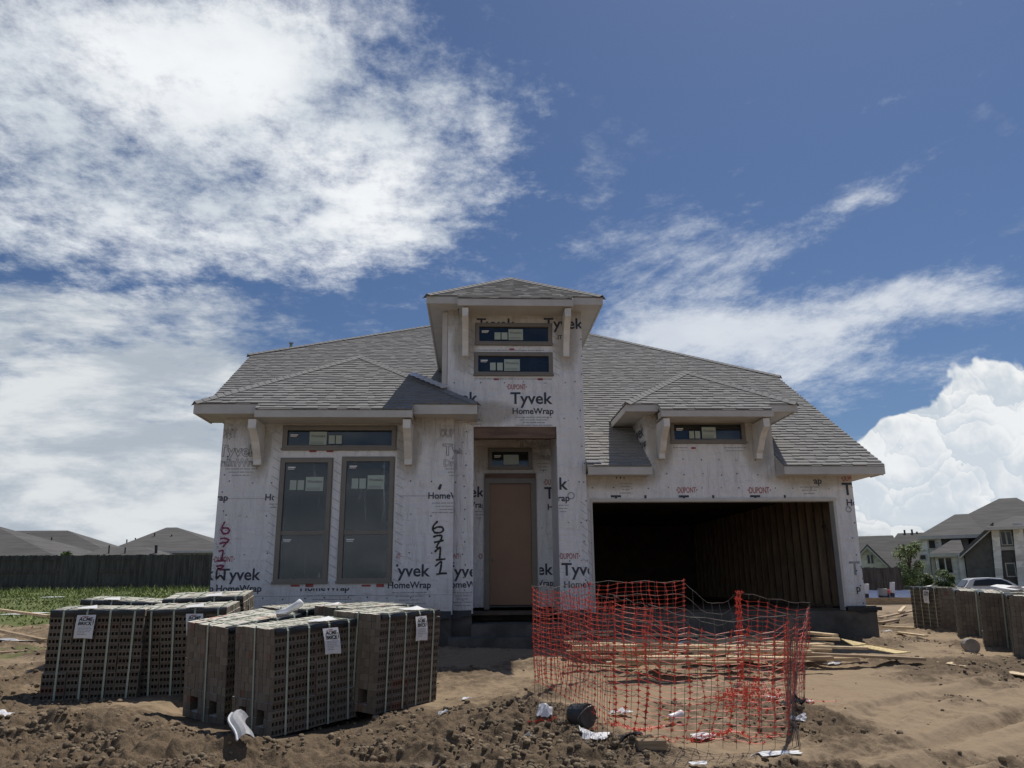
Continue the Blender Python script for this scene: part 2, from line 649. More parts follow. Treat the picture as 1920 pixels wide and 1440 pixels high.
def text_mesh(s, bold=.0, outline=False):
    k = (s, bold, outline)
    if k in _TXT:
        return _TXT[k]
    cu = bpy.data.curves.new('lettering', 'FONT')
    cu.body = s
    cu.size = 1
    cu.resolution_u = 3
    cu.offset = bold
    if outline:
        cu.fill_mode = 'NONE'
        cu.bevel_depth = .014
        cu.bevel_resolution = 0
    ob = bpy.data.objects.new('lettering', cu)
    COL.objects.link(ob)
    dg = bpy.context.evaluated_depsgraph_get()
    dg.update()
    me = bpy.data.meshes.new_from_object(ob.evaluated_get(dg))
    vs = [(v.co.x, v.co.y) for v in me.vertices]
    fs = [list(p.vertices) for p in me.polygons]
    bpy.data.objects.remove(ob)
    bpy.data.curves.remove(cu)
    bpy.data.meshes.remove(me)
    x0, x1 = min(v[0] for v in vs), max(v[0] for v in vs)
    vs = [((v[0] - x0), v[1]) for v in vs]
    _TXT[k] = (vs, fs, x1 - x0)
    return _TXT[k]


def clip_mesh(vs, fs, x0, x1, z0, z1):
    bm = bmesh.new()
    bv = [bm.verts.new((v[0], 0, v[1])) for v in vs]
    for f in fs:
        try:
            bm.faces.new([bv[i] for i in f])
        except ValueError:
            pass
    for co, no in (((x0, 0, 0), (-1, 0, 0)), ((x1, 0, 0), (1, 0, 0)), ((0, 0, z0), (0, 0, -1)), ((0, 0, z1), (0, 0, 1))):
        bmesh.ops.bisect_plane(bm, geom=bm.verts[:] + bm.edges[:] + bm.faces[:], plane_co=co, plane_no=no, clear_outer=True)
    bm.verts.index_update()
    r = [(v.co.x, v.co.z) for v in bm.verts], [[v.index for v in f.verts] for f in bm.faces]
    bm.free()
    return r


# ------------------------------------------------------------------ terrain height
def lerp_tab(y, tab):
    return np.interp(y, [t[0] for t in tab], [t[1] for t in tab])


TL = [(-60, -.35), (4, -.16), (6.5, -.05), (8.0, .0), (9.2, .12), (10.2, .2), (11.5, .27), (14, .42), (16, .46), (20, .62), (25, .76), (44, 1.28), (60, 1.40), (4000, 1.40)]
TR = [(-60, -.35), (4, -.16), (6.5, -.05), (8.0, .0), (9.2, .10), (10.2, .18), (11.5, .25), (14, .38), (16, .42), (20, .46), (45, .40), (60, .35), (4000, .35)]


def gz0(x, y):
    x, y = np.asarray(x, float), np.asarray(y, float)
    k = np.clip((x + 2) / 10, 0, 1)
    k = k * k * (3 - 2 * k)
    return lerp_tab(y, TL) * (1 - k) + lerp_tab(y, TR) * k


def _hash(ix, iy, s):
    h = (ix.astype(np.int64) * 374761393 + iy.astype(np.int64) * 668265263 + s * 1274126177) & 0x7fffffff
    h = ((h ^ (h >> 13)) * 1274126177) & 0x7fffffff
    return ((h ^ (h >> 16)) & 0xffffff) / float(0xffffff)


def vnoise(x, y, s=0):
    ix, iy = np.floor(x), np.floor(y)
    fx, fy = x - ix, y - iy
    fx, fy = fx * fx * (3 - 2 * fx), fy * fy * (3 - 2 * fy)
    a_, b_ = _hash(ix, iy, s), _hash(ix + 1, iy, s)
    c__, d_ = _hash(ix, iy + 1, s), _hash(ix + 1, iy + 1, s)
    return (a_ * (1 - fx) + b_ * fx) * (1 - fy) + (c__ * (1 - fx) + d_ * fx) * fy


def fbm(x, y, o=5, s=0, g=.5):
    t, w, n = 0, 1, 0
    for k in range(o):
        t = t + w * vnoise(x, y, s + k * 17)
        n += w
        w *= g
        x, y = x * 2.03 + 3.1, y * 2.03 + 1.7
    return t / n


def worley(x, y, s=0):
    ix, iy = np.floor(x), np.floor(y)
    best = np.full(np.shape(x), 9.0)
    for ddx in (-1, 0, 1):
        for ddy in (-1, 0, 1):
            cx, cy = ix + ddx, iy + ddy
            px, py = cx + _hash(cx, cy, s), cy + _hash(cx, cy, s + 91)
            best = np.minimum(best, (px - x) ** 2 + (py - y) ** 2)
    return np.sqrt(best)


def bump2(x, y, cx, cy, rx, ry):
    return np.exp(-(((x - cx) / rx) ** 2 + ((y - cy) / ry) ** 2))


def clod_amount(x, y):
    """0..1: where the soil is churned up into clods"""
    c = 1.15 * bump2(x, y, -2.9, 7.55, 1.5, .75) + 1.0 * bump2(x, y, -1.9, 6.75, 1.0, .6) + .9 * bump2(x, y, -4.9, 8.3, 1.4, .8) + .7 * bump2(x, y, -6.6, 9.6, 1.6, 1.6)
    c = c + .95 * bump2(x, y, .35, 7.9, 1.05, .85) + .85 * bump2(x, y, -.3, 6.75, .9, .30) + 1.0 * bump2(x, y, 1.2, 6.5, 1.3, .42) + .75 * bump2(x, y, .6, 9.1, .5, .35)
    c = c + .75 * bump2(x, y, 3.0, 6.45, .9, .45) + .5 * bump2(x, y, 3.5, 8.4, .5, 1.1) + .5 * bump2(x, y, 7.6, 11.6, 1.6, .7) + .40 * bump2(x, y, 5.6, 9.6, .5, .35) + .35 * bump2(x, y, 4.4, 7.2, .5, .3) + .4 * bump2(x, y, 7.2, 14.3, 1.2, .6)
    c = c + .35 * bump2(x, y, -8, 15, 4, 4) + .45 * bump2(x, y, 9, 20, 4, 4)
    c = c + .55 * bump2(x, y, -.1, 8.5, 1.1, .8) + (fbm(x * 1.3, y * 1.3, 4, 5) - .5) * 1.0 + .10 + .16 * np.clip((2.2 - x) / 1.5, 0, 1) * np.clip((13 - y) / 3, 0, 1)
    c = c - .7 * bump2(x, y, -3.9, 6.55, .9, .35)
    return np.clip(c, 0, 1)


def wet_amount(x, y):
    w = 1.1 * bump2(x, y, -1.25, 7.42, .85, .17) + 1.0 * bump2(x, y, .45, 7.25, .65, .13) + .8 * bump2(x, y, -.15, 8.0, .55, .10) + .9 * bump2(x, y, -1.3, 6.8, .5, .12) + .8 * bump2(x, y, .7, 8.5, .4, .12) + .7 * bump2(x, y, -3.6, 6.9, .5, .12)
    return np.clip(w * 1.3 + (fbm(x * 3, y * 3, 3, 77) - .5) * .4, 0, 1)


PADS = [(-2.0, 9.2, 1.0, .03), (-2.75, 9.9, .8, .05), (-.95, 9.85, .85, .16), (-4.75, 10.6, .8, .2), (-3.75, 10.9, .8, .2)]


def gz(x, y, fine=True):
    """ground height: slope of the lot + clods + tracks"""
    x, y = np.asarray(x, float), np.asarray(y, float)
    z = gz0(x, y)
    near = np.clip((34 - y) / 14, 0, 1) * np.clip((y - 1) / 4, 0, 1)
    c = clod_amount(x, y)
    wet = wet_amount(x, y)
    wx, wy = x + (fbm(x * 2, y * 2, 3, 3) - .5) * .5, y * 1.25 + (fbm(x * 2, y * 2, 3, 4) - .5) * .5
    big = (fbm(wx * 1.1, wy * 1.1, 4, 11) - .5) * .20
    mound = .10 * bump2(x, y, -2.75, 7.25, .45, .30) + .12 * bump2(x, y, -2.2, 6.9, .5, .3) + .10 * bump2(x, y, .3, 7.9, .6, .4) + .08 * bump2(x, y, -5.6, 8.9, .8, .4) + .10 * bump2(x, y, 1.2, 6.5, 1.0, .25)
    ridg = np.abs(fbm(wx * 2.7, wy * 2.7, 4, 12) - .5) * 2
    ridg2 = np.abs(fbm(wx * 8.0, wy * 8.0, 3, 13) - .5) * 2
    cr = ridg * .12 + ridg2 * .06 + (1 - np.clip(worley(wx * 15, wy * 15, 23) * 1.2, 0, 1)) * .035 + (1 - np.clip(worley(x * 27, y * 27, 24) * 1.2, 0, 1)) * .016
    lump = (1 - np.clip(worley(wx * 3.3, wy * 3.3, 21) * 1.25, 0, 1)) ** 1.2 * .13 + (1 - np.clip(worley(wx * 8.5, wy * 8.5, 22) * 1.2, 0, 1)) * .055
    z = z + near * (big * (.35 + .65 * c) + c * (.02 + lump * .55 + cr * .75 + mound * .4) * (1 - .95 * np.clip(wet * 1.4, 0, 1)) - .05 * wet)
    hill = (.36 * bump2(x, y, -3.8, 8.55, .72, .42) + .22 * bump2(x, y, -3.0, 7.7, .42, .30) + .20 * bump2(x, y, -6.4, 9.7, .7, .8) + .10 * bump2(x, y, -.1, 7.85, .5, .35) + .13 * bump2(x, y, .55, 8.6, .45, .35)) * np.clip((y - 6.6) / 1.0, .25, 1)
    z = z + near * hill * (.40 + .22 * ridg + .45 * (fbm(x * 4, y * 4, 4, 15) - .35))
    # wheel ruts that cross the sandy part
    for (ox, sl, am) in ((1.7, .62, .06), (2.05, .62, .05), (3.2, .50, .07), (3.55, .52, .05), (4.6, .42, .07), (4.95, .44, .05), (6.4, .30, .06)):
        d = (y - 7.4) - (x - ox) * sl + (fbm(x * .7, y * .7, 2, 31) - .5) * .5
        z = z - near * am * (np.exp(-(d / .11) ** 2) - .6 * np.exp(-((np.abs(d) - .2) / .09) ** 2)) * np.clip((x - 1.6) / 1.0, 0, 1) * np.clip((12.5 - y) / 2, 0, 1)
    if fine:
        z = z + near * (fbm(x * 9, y * 9, 6, 41, .62) - .5) * (.030 + .10 * c) * (1 - .9 * wet)
    for (px, py, pr, pz) in PADS:
        w = np.exp(-(((x - px) ** 2 + (y - py) ** 2) / pr ** 2) ** 3)
        z = z * (1 - w) + np.minimum(z, pz) * w
    return z


def ground_at(x, y):
    return float(gz(np.array([x]), np.array([y]))[0])


def onground(x, y, it=6):
    """the point of the lot that a line of sight meets"""
    z = .2
    for _ in range(it):
        p = atZ(x, y, z)
        z = .5 * z + .5 * float(gz0(p.x, p.y))
    return Vector((p.x, p.y, ground_at(p.x, p.y)))


# ------------------------------------------------------------------ ground: one sheet to the horizon
def build_ground():
    ys = list(np.arange(-40, 4.5, 3.5)) + list(np.arange(4.5, 5.8, .1))
    y = 5.8
    while y < 3000:
        ys.append(y)
        y += max(.0125, .0000 + .00225 * (y - 0)) * (1 if y < 13 else (1.8 if y < 30 else 8))
    ys = np.array(ys)
    uf = np.arange(-.86, .86, .0018)
    us = np.concatenate([-np.geomspace(40, .9, 40), uf, np.geomspace(.87, 40, 40)])
    g = np.maximum(ys, 4.0)
    Xg = g[:, None] * us[None, :]
    Yg = np.repeat(ys[:, None], len(us), 1)
    Z = gz(Xg, Yg)
    ny, nx = Xg.shape
    co = np.stack([Xg, Yg, Z], -1).reshape(-1, 3)
    i = (np.arange(ny - 1)[:, None] * nx + np.arange(nx - 1)[None, :]).reshape(-1)
    q = np.stack([i, i + 1, i + nx + 1, i + nx], -1)
    me = bpy.data.meshes.new('ground')
    me.vertices.add(len(co))
    me.vertices.foreach_set('co', co.reshape(-1))
    me.loops.add(q.size)
    me.loops.foreach_set('vertex_index', q.reshape(-1))
    me.polygons.add(len(q))
    me.polygons.foreach_set('loop_start', np.arange(0, q.size, 4))
    me.polygons.foreach_set('loop_total', np.full(len(q), 4))
    me.polygons.foreach_set('use_smooth', np.ones(len(q), bool))
    me.update()
    cl = clod_amount(Xg, Yg).reshape(-1)
    wt = wet_amount(Xg, Yg).reshape(-1)
    gr = (np.clip((Yg - 19.5 + (fbm(Xg * .35, Yg * .35, 4, 61) - .5) * 9) / 2.5, 0, 1) * np.clip((3 - Xg) / 3, 0, 1) + .55 * bump2(Xg, Yg, -7.6, 14.0, 1.6, 1.2) * (fbm(Xg * 2, Yg * 2, 4, 62) > .45)
          + .8 * np.clip((Yg - 50) / 4, 0, 1) * np.clip((Xg - 10) / 6, 0, 1)).clip(0, 1).reshape(-1)
    for n_, d in (('clod', cl), ('wet', wt), ('turf', gr)):
        at = me.attributes.new(n_, 'FLOAT', 'POINT')
        at.data.foreach_set('value', d.astype(np.float32))
    m, nt, bs = new_mat('building_site_soil')

    def att(k):
        n = nt.nodes.new('ShaderNodeAttribute')
        n.attribute_name = k
        return X(n.outputs['Fac'])
    c, w, t = att('clod'), att('wet'), att('turf')
    p = pos_socket()
    n1_ = noise(p, 1.1, 6, .6, dim='3D')
    n2_ = noise(p, 9, 6, .65, dim='3D')
    n3_ = noise(p, 70, 3, .6, dim='3D')
    f = xsat(c * 1.05 + (n1_ - .5) * 1.3 + (n2_ - .5) * 1.1)
    k = mixc(sstep(.05, .62, f), (.312, .230, .146), (.130, .091, .055))
    k = mixc(sstep(.60, .78, n1_) * .60, k, (.100, .070, .042))
    k = mixc(sstep(.45, .75, n3_) * .30, k, (.39, .30, .20))
    k = mixc(sstep(.35, .65, w), k, (.20, .142, .088))
    gc = mixc(n2_, (.085, .105, .032), (.15, .175, .055))
    k = mixc(sstep(.35, .6, t + (n2_ - .5) * .35), k, gc)
    nt.links.new(k, bs.inputs['Base Color'])
    r = nt.nodes.new('ShaderNodeMapRange')
    nt.links.new(sstep(.45, .7, w).v, r.inputs['Value'])
    r.inputs['To Min'].default_value = .93
    r.inputs['To Max'].default_value = .12
    nt.links.new(r.outputs[0], bs.inputs['Roughness'])
    bs.inputs['Specular IOR Level'].default_value = .35
    set_bump(nt, bs, n2_ * .6 + n3_ * .4, .9, .022)
    me.materials.append(m)
    o = bpy.data.objects.new('ground', me)
    COL.objects.link(o)
    tag(o, kind='structure')


# ------------------------------------------------------------------ house under construction
HO = Vector((.8, 14.75, .42))
YB, YT, YG, YD = 14.45, 14.75, 15.0, 16.2
house = empty('unfinished_house', HO, 'unfinished one-storey house clad in white printed house wrap, with grey shingle roof and tower entry', 'house')


def wallpanel(mb, x0, x1, z0, z1, Y, th, holes=(), mi=0):
    """front wall with rectangular openings; front face at y = Y"""
    holes = [(max(h[0], x0), min(h[1], x1), max(h[2], z0), min(h[3], z1)) for h in holes]
    xs = sorted({x0, x1, *[h[0] for h in holes], *[h[1] for h in holes]})
    zs = sorted({z0, z1, *[h[2] for h in holes], *[h[3] for h in holes]})
    solid = {}
    for i in range(len(xs) - 1):
        for j in range(len(zs) - 1):
            cx, cz = (xs[i] + xs[i + 1]) / 2, (zs[j] + zs[j + 1]) / 2
            solid[i, j] = not any(h[0] < cx < h[1] and h[2] < cz < h[3] for h in holes)
    for (i, j), s in solid.items():
        if not s:
            continue
        a, b_, c, d = xs[i], xs[i + 1], zs[j], zs[j + 1]
        mb.quad((a, Y, c), (b_, Y, c), (b_, Y, d), (a, Y, d), mi)
        mb.quad((b_, Y + th, c), (a, Y + th, c), (a, Y + th, d), (b_, Y + th, d), mi)
        if not solid.get((i - 1, j)): mb.quad((a, Y + th, c), (a, Y, c), (a, Y, d), (a, Y + th, d), mi)
        if not solid.get((i + 1, j)): mb.quad((b_, Y, c), (b_, Y + th, c), (b_, Y + th, d), (b_, Y, d), mi)
        if not solid.get((i, j - 1)): mb.quad((a, Y + th, c), (b_, Y + th, c), (b_, Y, c), (a, Y, c), mi)
        if not solid.get((i, j + 1)): mb.quad((a, Y, d), (b_, Y, d), (b_, Y + th, d), (a, Y + th, d), mi)


def cut_hole(vs, fs, h):
    xs, zs = [v[0] for v in vs], [v[1] for v in vs]
    if max(xs) <= h[0] or min(xs) >= h[1] or max(zs) <= h[2] or min(zs) >= h[3]:
        return vs, fs
    B = 99
    V, F = [], []
    for (x0, x1, z0, z1) in ((-B, h[0], -B, B), (h[1], B, -B, B), (h[0], h[1], -B, h[2]), (h[0], h[1], h[3], B)):
        v, f = clip_mesh(vs, fs, x0, x1, z0, z1)
        o = len(V)
        V += v
        F += [[i + o for i in q] for q in f]
    return V, F


class Wrap:
    """one wrapped front wall: the sheet, its printing, tape and fasteners in one mesh"""
    SL = ['wrap', 'ink_navy', 'ink_red', 'ink_grey', 'spray_black', 'spray_magenta']

    def __init__(s, x0, x1, z0, z1, Y, th, holes=()):
        s.b = (x0, x1, z0, z1)
        s.Y, s.holes, s.mb = Y, holes, MB()
        s.k = 0
        wallpanel(s.mb, x0, x1, z0, z1, Y, th, holes)

    def off(s):
        s.k += 1
        return .003 + .0004 * (s.k % 9)

    def put(s, vs, fs, mi, clip=None):
        x0, x1, z0, z1 = clip or s.b
        x0, x1, z0, z1 = max(x0, s.b[0]), min(x1, s.b[1]), max(z0, s.b[2]), min(z1, s.b[3])
        vs, fs = clip_mesh(vs, fs, x0, x1, z0, z1)
        for h in s.holes:
            if vs and fs:
                vs, fs = cut_hole(vs, fs, h)
        y = s.Y - s.off()
        s.mb.add([(v[0], y, v[1]) for v in vs], fs, mi)

    def text(s, t, px0, px1, py, mi=1, bold=.02, clip=None, hs=1.0, outline=False, dz=0.0):
        """t between image columns px0..px1 on the baseline py (of the photograph), laid on this wall"""
        A, B = atY(px0, py, s.Y), atY(px1, py, s.Y)
        w = B.x - A.x
        vs, fs, uw = text_mesh(t, bold, outline)
        k = w / uw
        s.put([(A.x + v[0] * k, A.z + dz + v[1] * k * hs) for v in vs], fs, mi, clip)

    def logo(s, px1, py, clip=None, px0=None):
        """red maker's word between two small triangles"""
        A, B = atY(px0, py, s.Y), atY(px1, py, s.Y)
        w = B.x - A.x
        vs, fs, uw = text_mesh('DUPONT', .012)
        k = w * .86 / uw
        x = A.x + w * .07
        s.put([(x + v[0] * k, A.z + v[1] * k * 1.75) for v in vs], fs, 2, clip)
        zc = A.z + k * .62
        for sg, bx in ((-1, A.x + w * .03), (1, B.x - w * .03)):
            s.put([(bx + sg * w * .035, zc), (bx - sg * w * .02, zc + w * .05), (bx - sg * w * .02, zc - w * .05)], [[0, 1, 2]], 2, clip)

    def lines(s, px0, px1, py, n=3, mi=3, gap=6, clip=None):
        for i in range(n):
            A, B = atY(px0, py + gap * i, s.Y), atY(px1, py + gap * i, s.Y)
            sh = (B.x - A.x) * .10 * (i % 3)
            x = A.x + sh
            while x < B.x - sh:
                w = random.uniform(.03, .14)
                s.put([(x, A.z), (min(x + w, B.x - sh), A.z), (min(x + w, B.x - sh), A.z + .013), (x, A.z + .013)], [[0, 1, 2, 3]], mi, clip)
                x += w + .014

    def rect(s, x0, x1, z0, z1, mi, clip=None):
        s.put([(x0, z0), (x1, z0), (x1, z1), (x0, z1)], [[0, 1, 2, 3]], mi, clip)

    def hatch(s, x0, x1, z0, z1, step=.12, mi=3):
        """flashing tape beside an opening: slanting printed lines"""
        z = z0
        while z < z1 - .06:
            s.put([(x0 + .01, z + .10), (x1 - .01, z + .02), (x1 - .01, z + .028), (x0 + .01, z + .109)], [[0, 1, 2, 3]], mi)
            z += step

    def fasteners(s, rows, xs, zs=None):
        for z in rows:
            for x in xs:
                x_, z_ = x + random.uniform(-.04, .04), z + random.uniform(-.02, .02)
                if any(h[0] - .12 < x_ < h[1] + .12 and h[2] - .12 < z_ < h[3] + .12 for h in s.holes):
                    continue
                vs = [(x_ + .014 * math.cos(q * math.pi / 3), z_ + .014 * math.sin(q * math.pi / 3)) for q in range(6)]
                s.put(vs, [list(range(6))], 3 if random.random() < .4 else 1)

    def stroke(s, pts, w, mi, jit=0.0):
        """painted stroke through photo points"""
        P = [atY(x, y, s.Y) for x, y in pts]
        Q = []
        for i in range(len(P) - 1):
            for t in (0, .25, .5, .75):
                Q.append(P[i].lerp(P[i + 1], t))
        Q.append(P[-1])
        R = Q[:]
        for i in range(1, len(Q) - 1):
            R[i] = (Q[i - 1] + Q[i] * 2 + Q[i + 1]) / 4
        vs, fs = [], []
        for i, p in enumerate(R):
            t = R[min(i + 1, len(R) - 1)] - R[max(i - 1, 0)]
            nx, nz = -t.z, t.x
            l = math.hypot(nx, nz) or 1
            ww = w * (.8 + .4 * random.random()) / 2
            vs += [(p.x + nx / l * ww, p.z + nz / l * ww), (p.x - nx / l * ww, p.z - nz / l * ww)]
            if i:
                k = 2 * i
                fs.append([k - 2, k - 1, k + 1, k])
        s.put(vs, fs, mi)
        if jit:
            for _ in range(int(len(R) * 7)):
                p = random.choice(R)
                x, z = p.x + random.gauss(0, jit), p.z + random.gauss(0, jit)
                r = random.uniform(.002, .006)
                s.put([(x - r, z), (x, z - r), (x + r, z), (x, z + r)], [[0, 1, 2, 3]], mi)

    def done(s, wrapmat):
        return s.mb.build('wall', [wrapmat] + [M[k] for k in s.SL[1:]], house)


def window(x0, x1, z0, z1, Y, fr=.085, mull=None, stick=(), film=False, label=None):
    """vinyl window set in the wall: frame with pane and stickers"""
    mb = MB()
    wallpanel(mb, x0, x1, z0, z1, Y - .035, .10, [(x0 + fr, x1 - fr, z0 + fr, z1 - fr)])
    i = fr * .62
    wallpanel(mb, x0 - .018, x1 + .018, z0 - .018, z1 + .018, Y - .012, .02, [(x0 + .012, x1 - .012, z0 + .012, z1 - .012)])
    if mull:
        mb.box(x0 + fr, x1 - fr, Y - .022, Y + .05, mull - .035, mull + .035)
    mb.box(x0 - .03, x1 + .03, Y - .05, Y - .036, z0 - .015, z0 + .028)
    w = mb.build('window', M['frame'], house)
    g = MB()
    X0, X1, Z0, Z1 = x0 + fr, x1 - fr, z0 + fr, z1 - fr
    spans = [(Z0, Z1)] if not mull else [(Z0, mull - .035), (mull + .035, Z1)]
    for q, (a_, b_) in enumerate(spans):
        g.box(X0, X1, Y + .022 - .012 * q, Y + .028 - .012 * q, a_, b_)
    g.build('pane', M['glass'], w)
    if film:
        f = MB()
        for a_, b_ in spans:
            f.quad((X0 + .01, Y + .004, a_ + .01), (X1 - .01, Y + .004, a_ + .01), (X1 - .01, Y + .004, b_ - .01), (X0 + .01, Y + .004, b_ - .01))
        f.build('protective_film', M['film'], w)
    for (a_, b_, c, d, t) in stick:
        st = MB()
        st.box(a_, b_, Y - .002, Y + .001, c, d)
        if t:
            vs, fs, uw = text_mesh(t, .0)
            k = (b_ - a_) * .84 / uw
            st.add([(a_ + (b_ - a_) * .08 + v[0] * k, Y - .004, d - (d - c) * .42 + v[1] * k) for v in vs], fs, 1)
            for r in range(2):
                st.quad((a_ + .02, Y - .004, c + .02 + .03 * r), (b_ - .05, Y - .004, c + .02 + .03 * r), (b_ - .05, Y - .004, c + .026 + .03 * r), (a_ + .02, Y - .004, c + .026 + .03 * r), 1)
        st.build('sticker', [M['sticker'], M['ink_navy']], w)
    # white corner mark on the glass
    for a_, b_ in spans:
        k = MB()
        k.quad((X0 + .05, Y + .001, b_ - .10), (X0 + .19, Y + .001, b_ - .10), (X0 + .19, Y + .001, b_ - .075), (X0 + .05, Y + .001, b_ - .075))
        k.quad((X0 + .05, Y + .001, b_ - .125), (X0 + .17, Y + .001, b_ - .125), (X0 + .17, Y + .001, b_ - .112), (X0 + .05, Y + .001, b_ - .112))
        k.build('sticker', M['paper'], w)
    return w


def eave(parts):
    """fascia boards and soffits of one roof, as boxes"""
    mb = MB()
    for q in parts:
        mb.box(*q)
    return mb.build('fascia', M['trim'], house)


def bracket(x, yf, yw, zt, zb, w=.12):
    """curved knee bracket under an eave"""
    mb = MB()
    d = yw - yf
    prof = [(yw, zt), (yf, zt), (yf, zt - .16), (yf + d * .22, zt - .24), (yf + d * .45, zt - .36), (yf + d * .66, zt - .55), (yf + d * .78, zb + .10), (yf + d * .80, zb), (yw, zb)]
    mb.prism(prof, x - w / 2, x + w / 2, axis='X')
    return mb.build('bracket', M['bracket'], house, fix=True)


def roof_face(mb, O, u, slope, poly, expo=.142, v_under=.0):
    """shingled plane: O = origin on the eave, u = direction of the eave, slope = up-slope direction (unit), poly = (u, v) outline"""
    u, vv = Vector(u).normalized(), Vector(slope).normalized()
    n = u.cross(vv).normalized()
    us, vs_ = [p[0] for p in poly], [p[1] for p in poly]
    bm = bmesh.new()
    tl = bm.faces.layers.float.new('tone')
    k0, k1 = int(math.floor(min(vs_) / expo)) - 1, int(math.ceil(max(vs_) / expo)) + 1
    for k in range(k0, k1):
        v0 = k * expo
        s = min(us) - random.random() * .4
        thick = k % 2
        ct = random.uniform(-.12, .12)
        while s < max(us):
            w = random.uniform(.10, .30)
            t = .024 if thick else .016
            d = random.uniform(.0, .006) + (.0 if thick else .03 * (random.random() < .6))
            tone = min(1, max(0, random.random() * .75 + .12 + ct))
            q = [bm.verts.new(c) for c in ((s, v0 + d, -.004), (s + w, v0 + d, -.004), (s + w, v0 + d, t), (s, v0 + d, t), (s + w, v0 + expo + .03, .0), (s, v0 + expo + .03, .0))]
            for ids in ((0, 1, 2, 3), (3, 2, 4, 5)):
                f = bm.faces.new([q[i] for i in ids])
                f[tl] = tone
            s += w
            thick = 1 - thick if random.random() < .8 else thick
    c = Vector((sum(us) / len(us), sum(vs_) / len(vs_), 0))
    for i in range(len(poly)):
        a_, b_ = Vector((*poly[i], 0)), Vector((*poly[(i + 1) % len(poly)], 0))
        e = b_ - a_
        no = Vector((e.y, -e.x, 0)).normalized()
        if (c - a_).dot(no) > 0:
            no = -no
        co = a_ + no * .004 if abs(e.normalized().x) < .999 or a_.y > c.y else a_ - Vector((0, .012, 0))
        bmesh.ops.bisect_plane(bm, geom=bm.verts[:] + bm.edges[:] + bm.faces[:], plane_co=co, plane_no=no, clear_outer=True)
    bm.verts.index_update()
    T = lambda p: Vector(O) + u * p[0] + vv * p[1] + n * p[2]
    o = len(mb.v)
    for v in bm.verts:
        mb.v.append(tuple(T(v.co)))
    for f in bm.faces:
        mb.f.append([v.index + o for v in f.verts])
        mb.mi.append(0)
        mb.t.append(f[tl])
    bm.free()
    # deck below
    N = len(poly)
    vs = [T((p[0], p[1], -.012)) for p in poly] + [T((p[0], p[1], -.07)) for p in poly]
    mb.add(vs, [list(range(N)), list(range(2 * N - 1, N - 1, -1))] + [[i, i + N, (i + 1) % N + N, (i + 1) % N] for i in range(N)], 1, .5)


def hip_cap(mb, p0, p1, drop=.07, w=.12):
    p0, p1 = Vector(p0), Vector(p1)
    d = p1 - p0
    L = d.length
    d.normalize()
    sd = d.cross(Vector((0, 0, 1))).normalized()
    n = int(L / .145)
    for i in range(n):
        a_, b_ = p0 + d * (L * i / n), p0 + d * (L * (i + 1.25) / n)
        za, zb = .036, .026
        tn = random.uniform(.1, .7)
        A = [a_ + sd * w + Vector((0, 0, za - drop)), a_ + Vector((0, 0, za)), a_ - sd * w + Vector((0, 0, za - drop))]
        B = [b_ + sd * w + Vector((0, 0, zb - drop)), b_ + Vector((0, 0, zb)), b_ - sd * w + Vector((0, 0, zb - drop))]
        C_ = [q - Vector((0, 0, .012)) for q in A]
        mb.add(A + B + C_, ((0, 1, 4, 3), (1, 2, 5, 4), (6, 7, 1, 0), (7, 8, 2, 1)), 0, tn)


def hip_roof(x0, x1, y0, z0, m, bump, fh, bh, yside, ywall, xw0, xw1, yback):
    """small hip roof facing the street: eave line y0/z0 from x0 to x1, a stepped-out middle (bump = (xa, xb, depth)), fascia heights fh / bh"""
    h = (x1 - x0) / 2
    xc = (x0 + x1) / 2
    k = math.hypot(1, m)
    sl = Vector((0, 1, m))
    mb = MB()
    roof_face(mb, (x0, y0, z0), (1, 0, 0), sl, [(0, 0), (2 * h, 0), (h, h * k)])
    xa, xb, dep = bump
    roof_face(mb, (x0, y0, z0), (1, 0, 0), sl, [(xa - x0, -dep * k), (xb - x0, -dep * k), (xb - x0, 0), (xa - x0, 0)])
    ap = Vector((xc, y0 + h, z0 + m * h))
    for sg, xe in ((-1, x0), (1, x1)):
        # side planes run back along y
        ln = yback - y0
        if sg < 0:
            roof_face(mb, (x0, yback, z0), (0, -1, 0), (1, 0, m), [(0, 0), (yback - min(yside), 0) if False else (ln, 0), (ln - h, h * k), (0, h * k)])
        else:
            roof_face(mb, (x1, y0, z0), (0, 1, 0), (-1, 0, m), [(0, 0), (ln, 0), (ln, h * k), (h, h * k)])
        hip_cap(mb, (xe, y0, z0 + .01), ap + Vector((0, 0, .01)))
    mb.build('roof', [M['shingle'], M['trim']], house)
    zb = z0 - fh
    zt = z0 - .022
    bz = z0 - m * dep
    yb = y0 - dep
    t = .03
    eave([(x0, xa, y0, y0 + t, zb, zt), (xb, x1, y0, y0 + t, zb, zt),
          (xa, xb, yb, yb + t, bz - bh, bz - .022), (xa, xa + t, yb + t, y0 + t, bz - bh, bz - .02), (xb - t, xb, yb + t, y0 + t, bz - bh, bz - .02),
          (x0, x0 + t, y0 + t, yside[0], zb, zt), (x1 - t, x1, y0 + t, yside[1], zb, zt)])
    so = MB()
    so.box(x0 + t, xa - .002, y0 + t, ywall, zb + .015, zb + .03)
    so.box(xb + .002, x1 - t, y0 + t, ywall, zb + .015, zb + .03)
    so.box(xa + t, xb - t, yb + t, ywall, bz - bh + .012, bz - bh + .027)
    so.box(x0 + t, xw0, ywall, yside[0], zb + .015, zb + .03)
    so.box(xw1, x1 - t, ywall, yside[1], zb + .015, zb + .03)
    so.build('soffit', M['trim'], house)


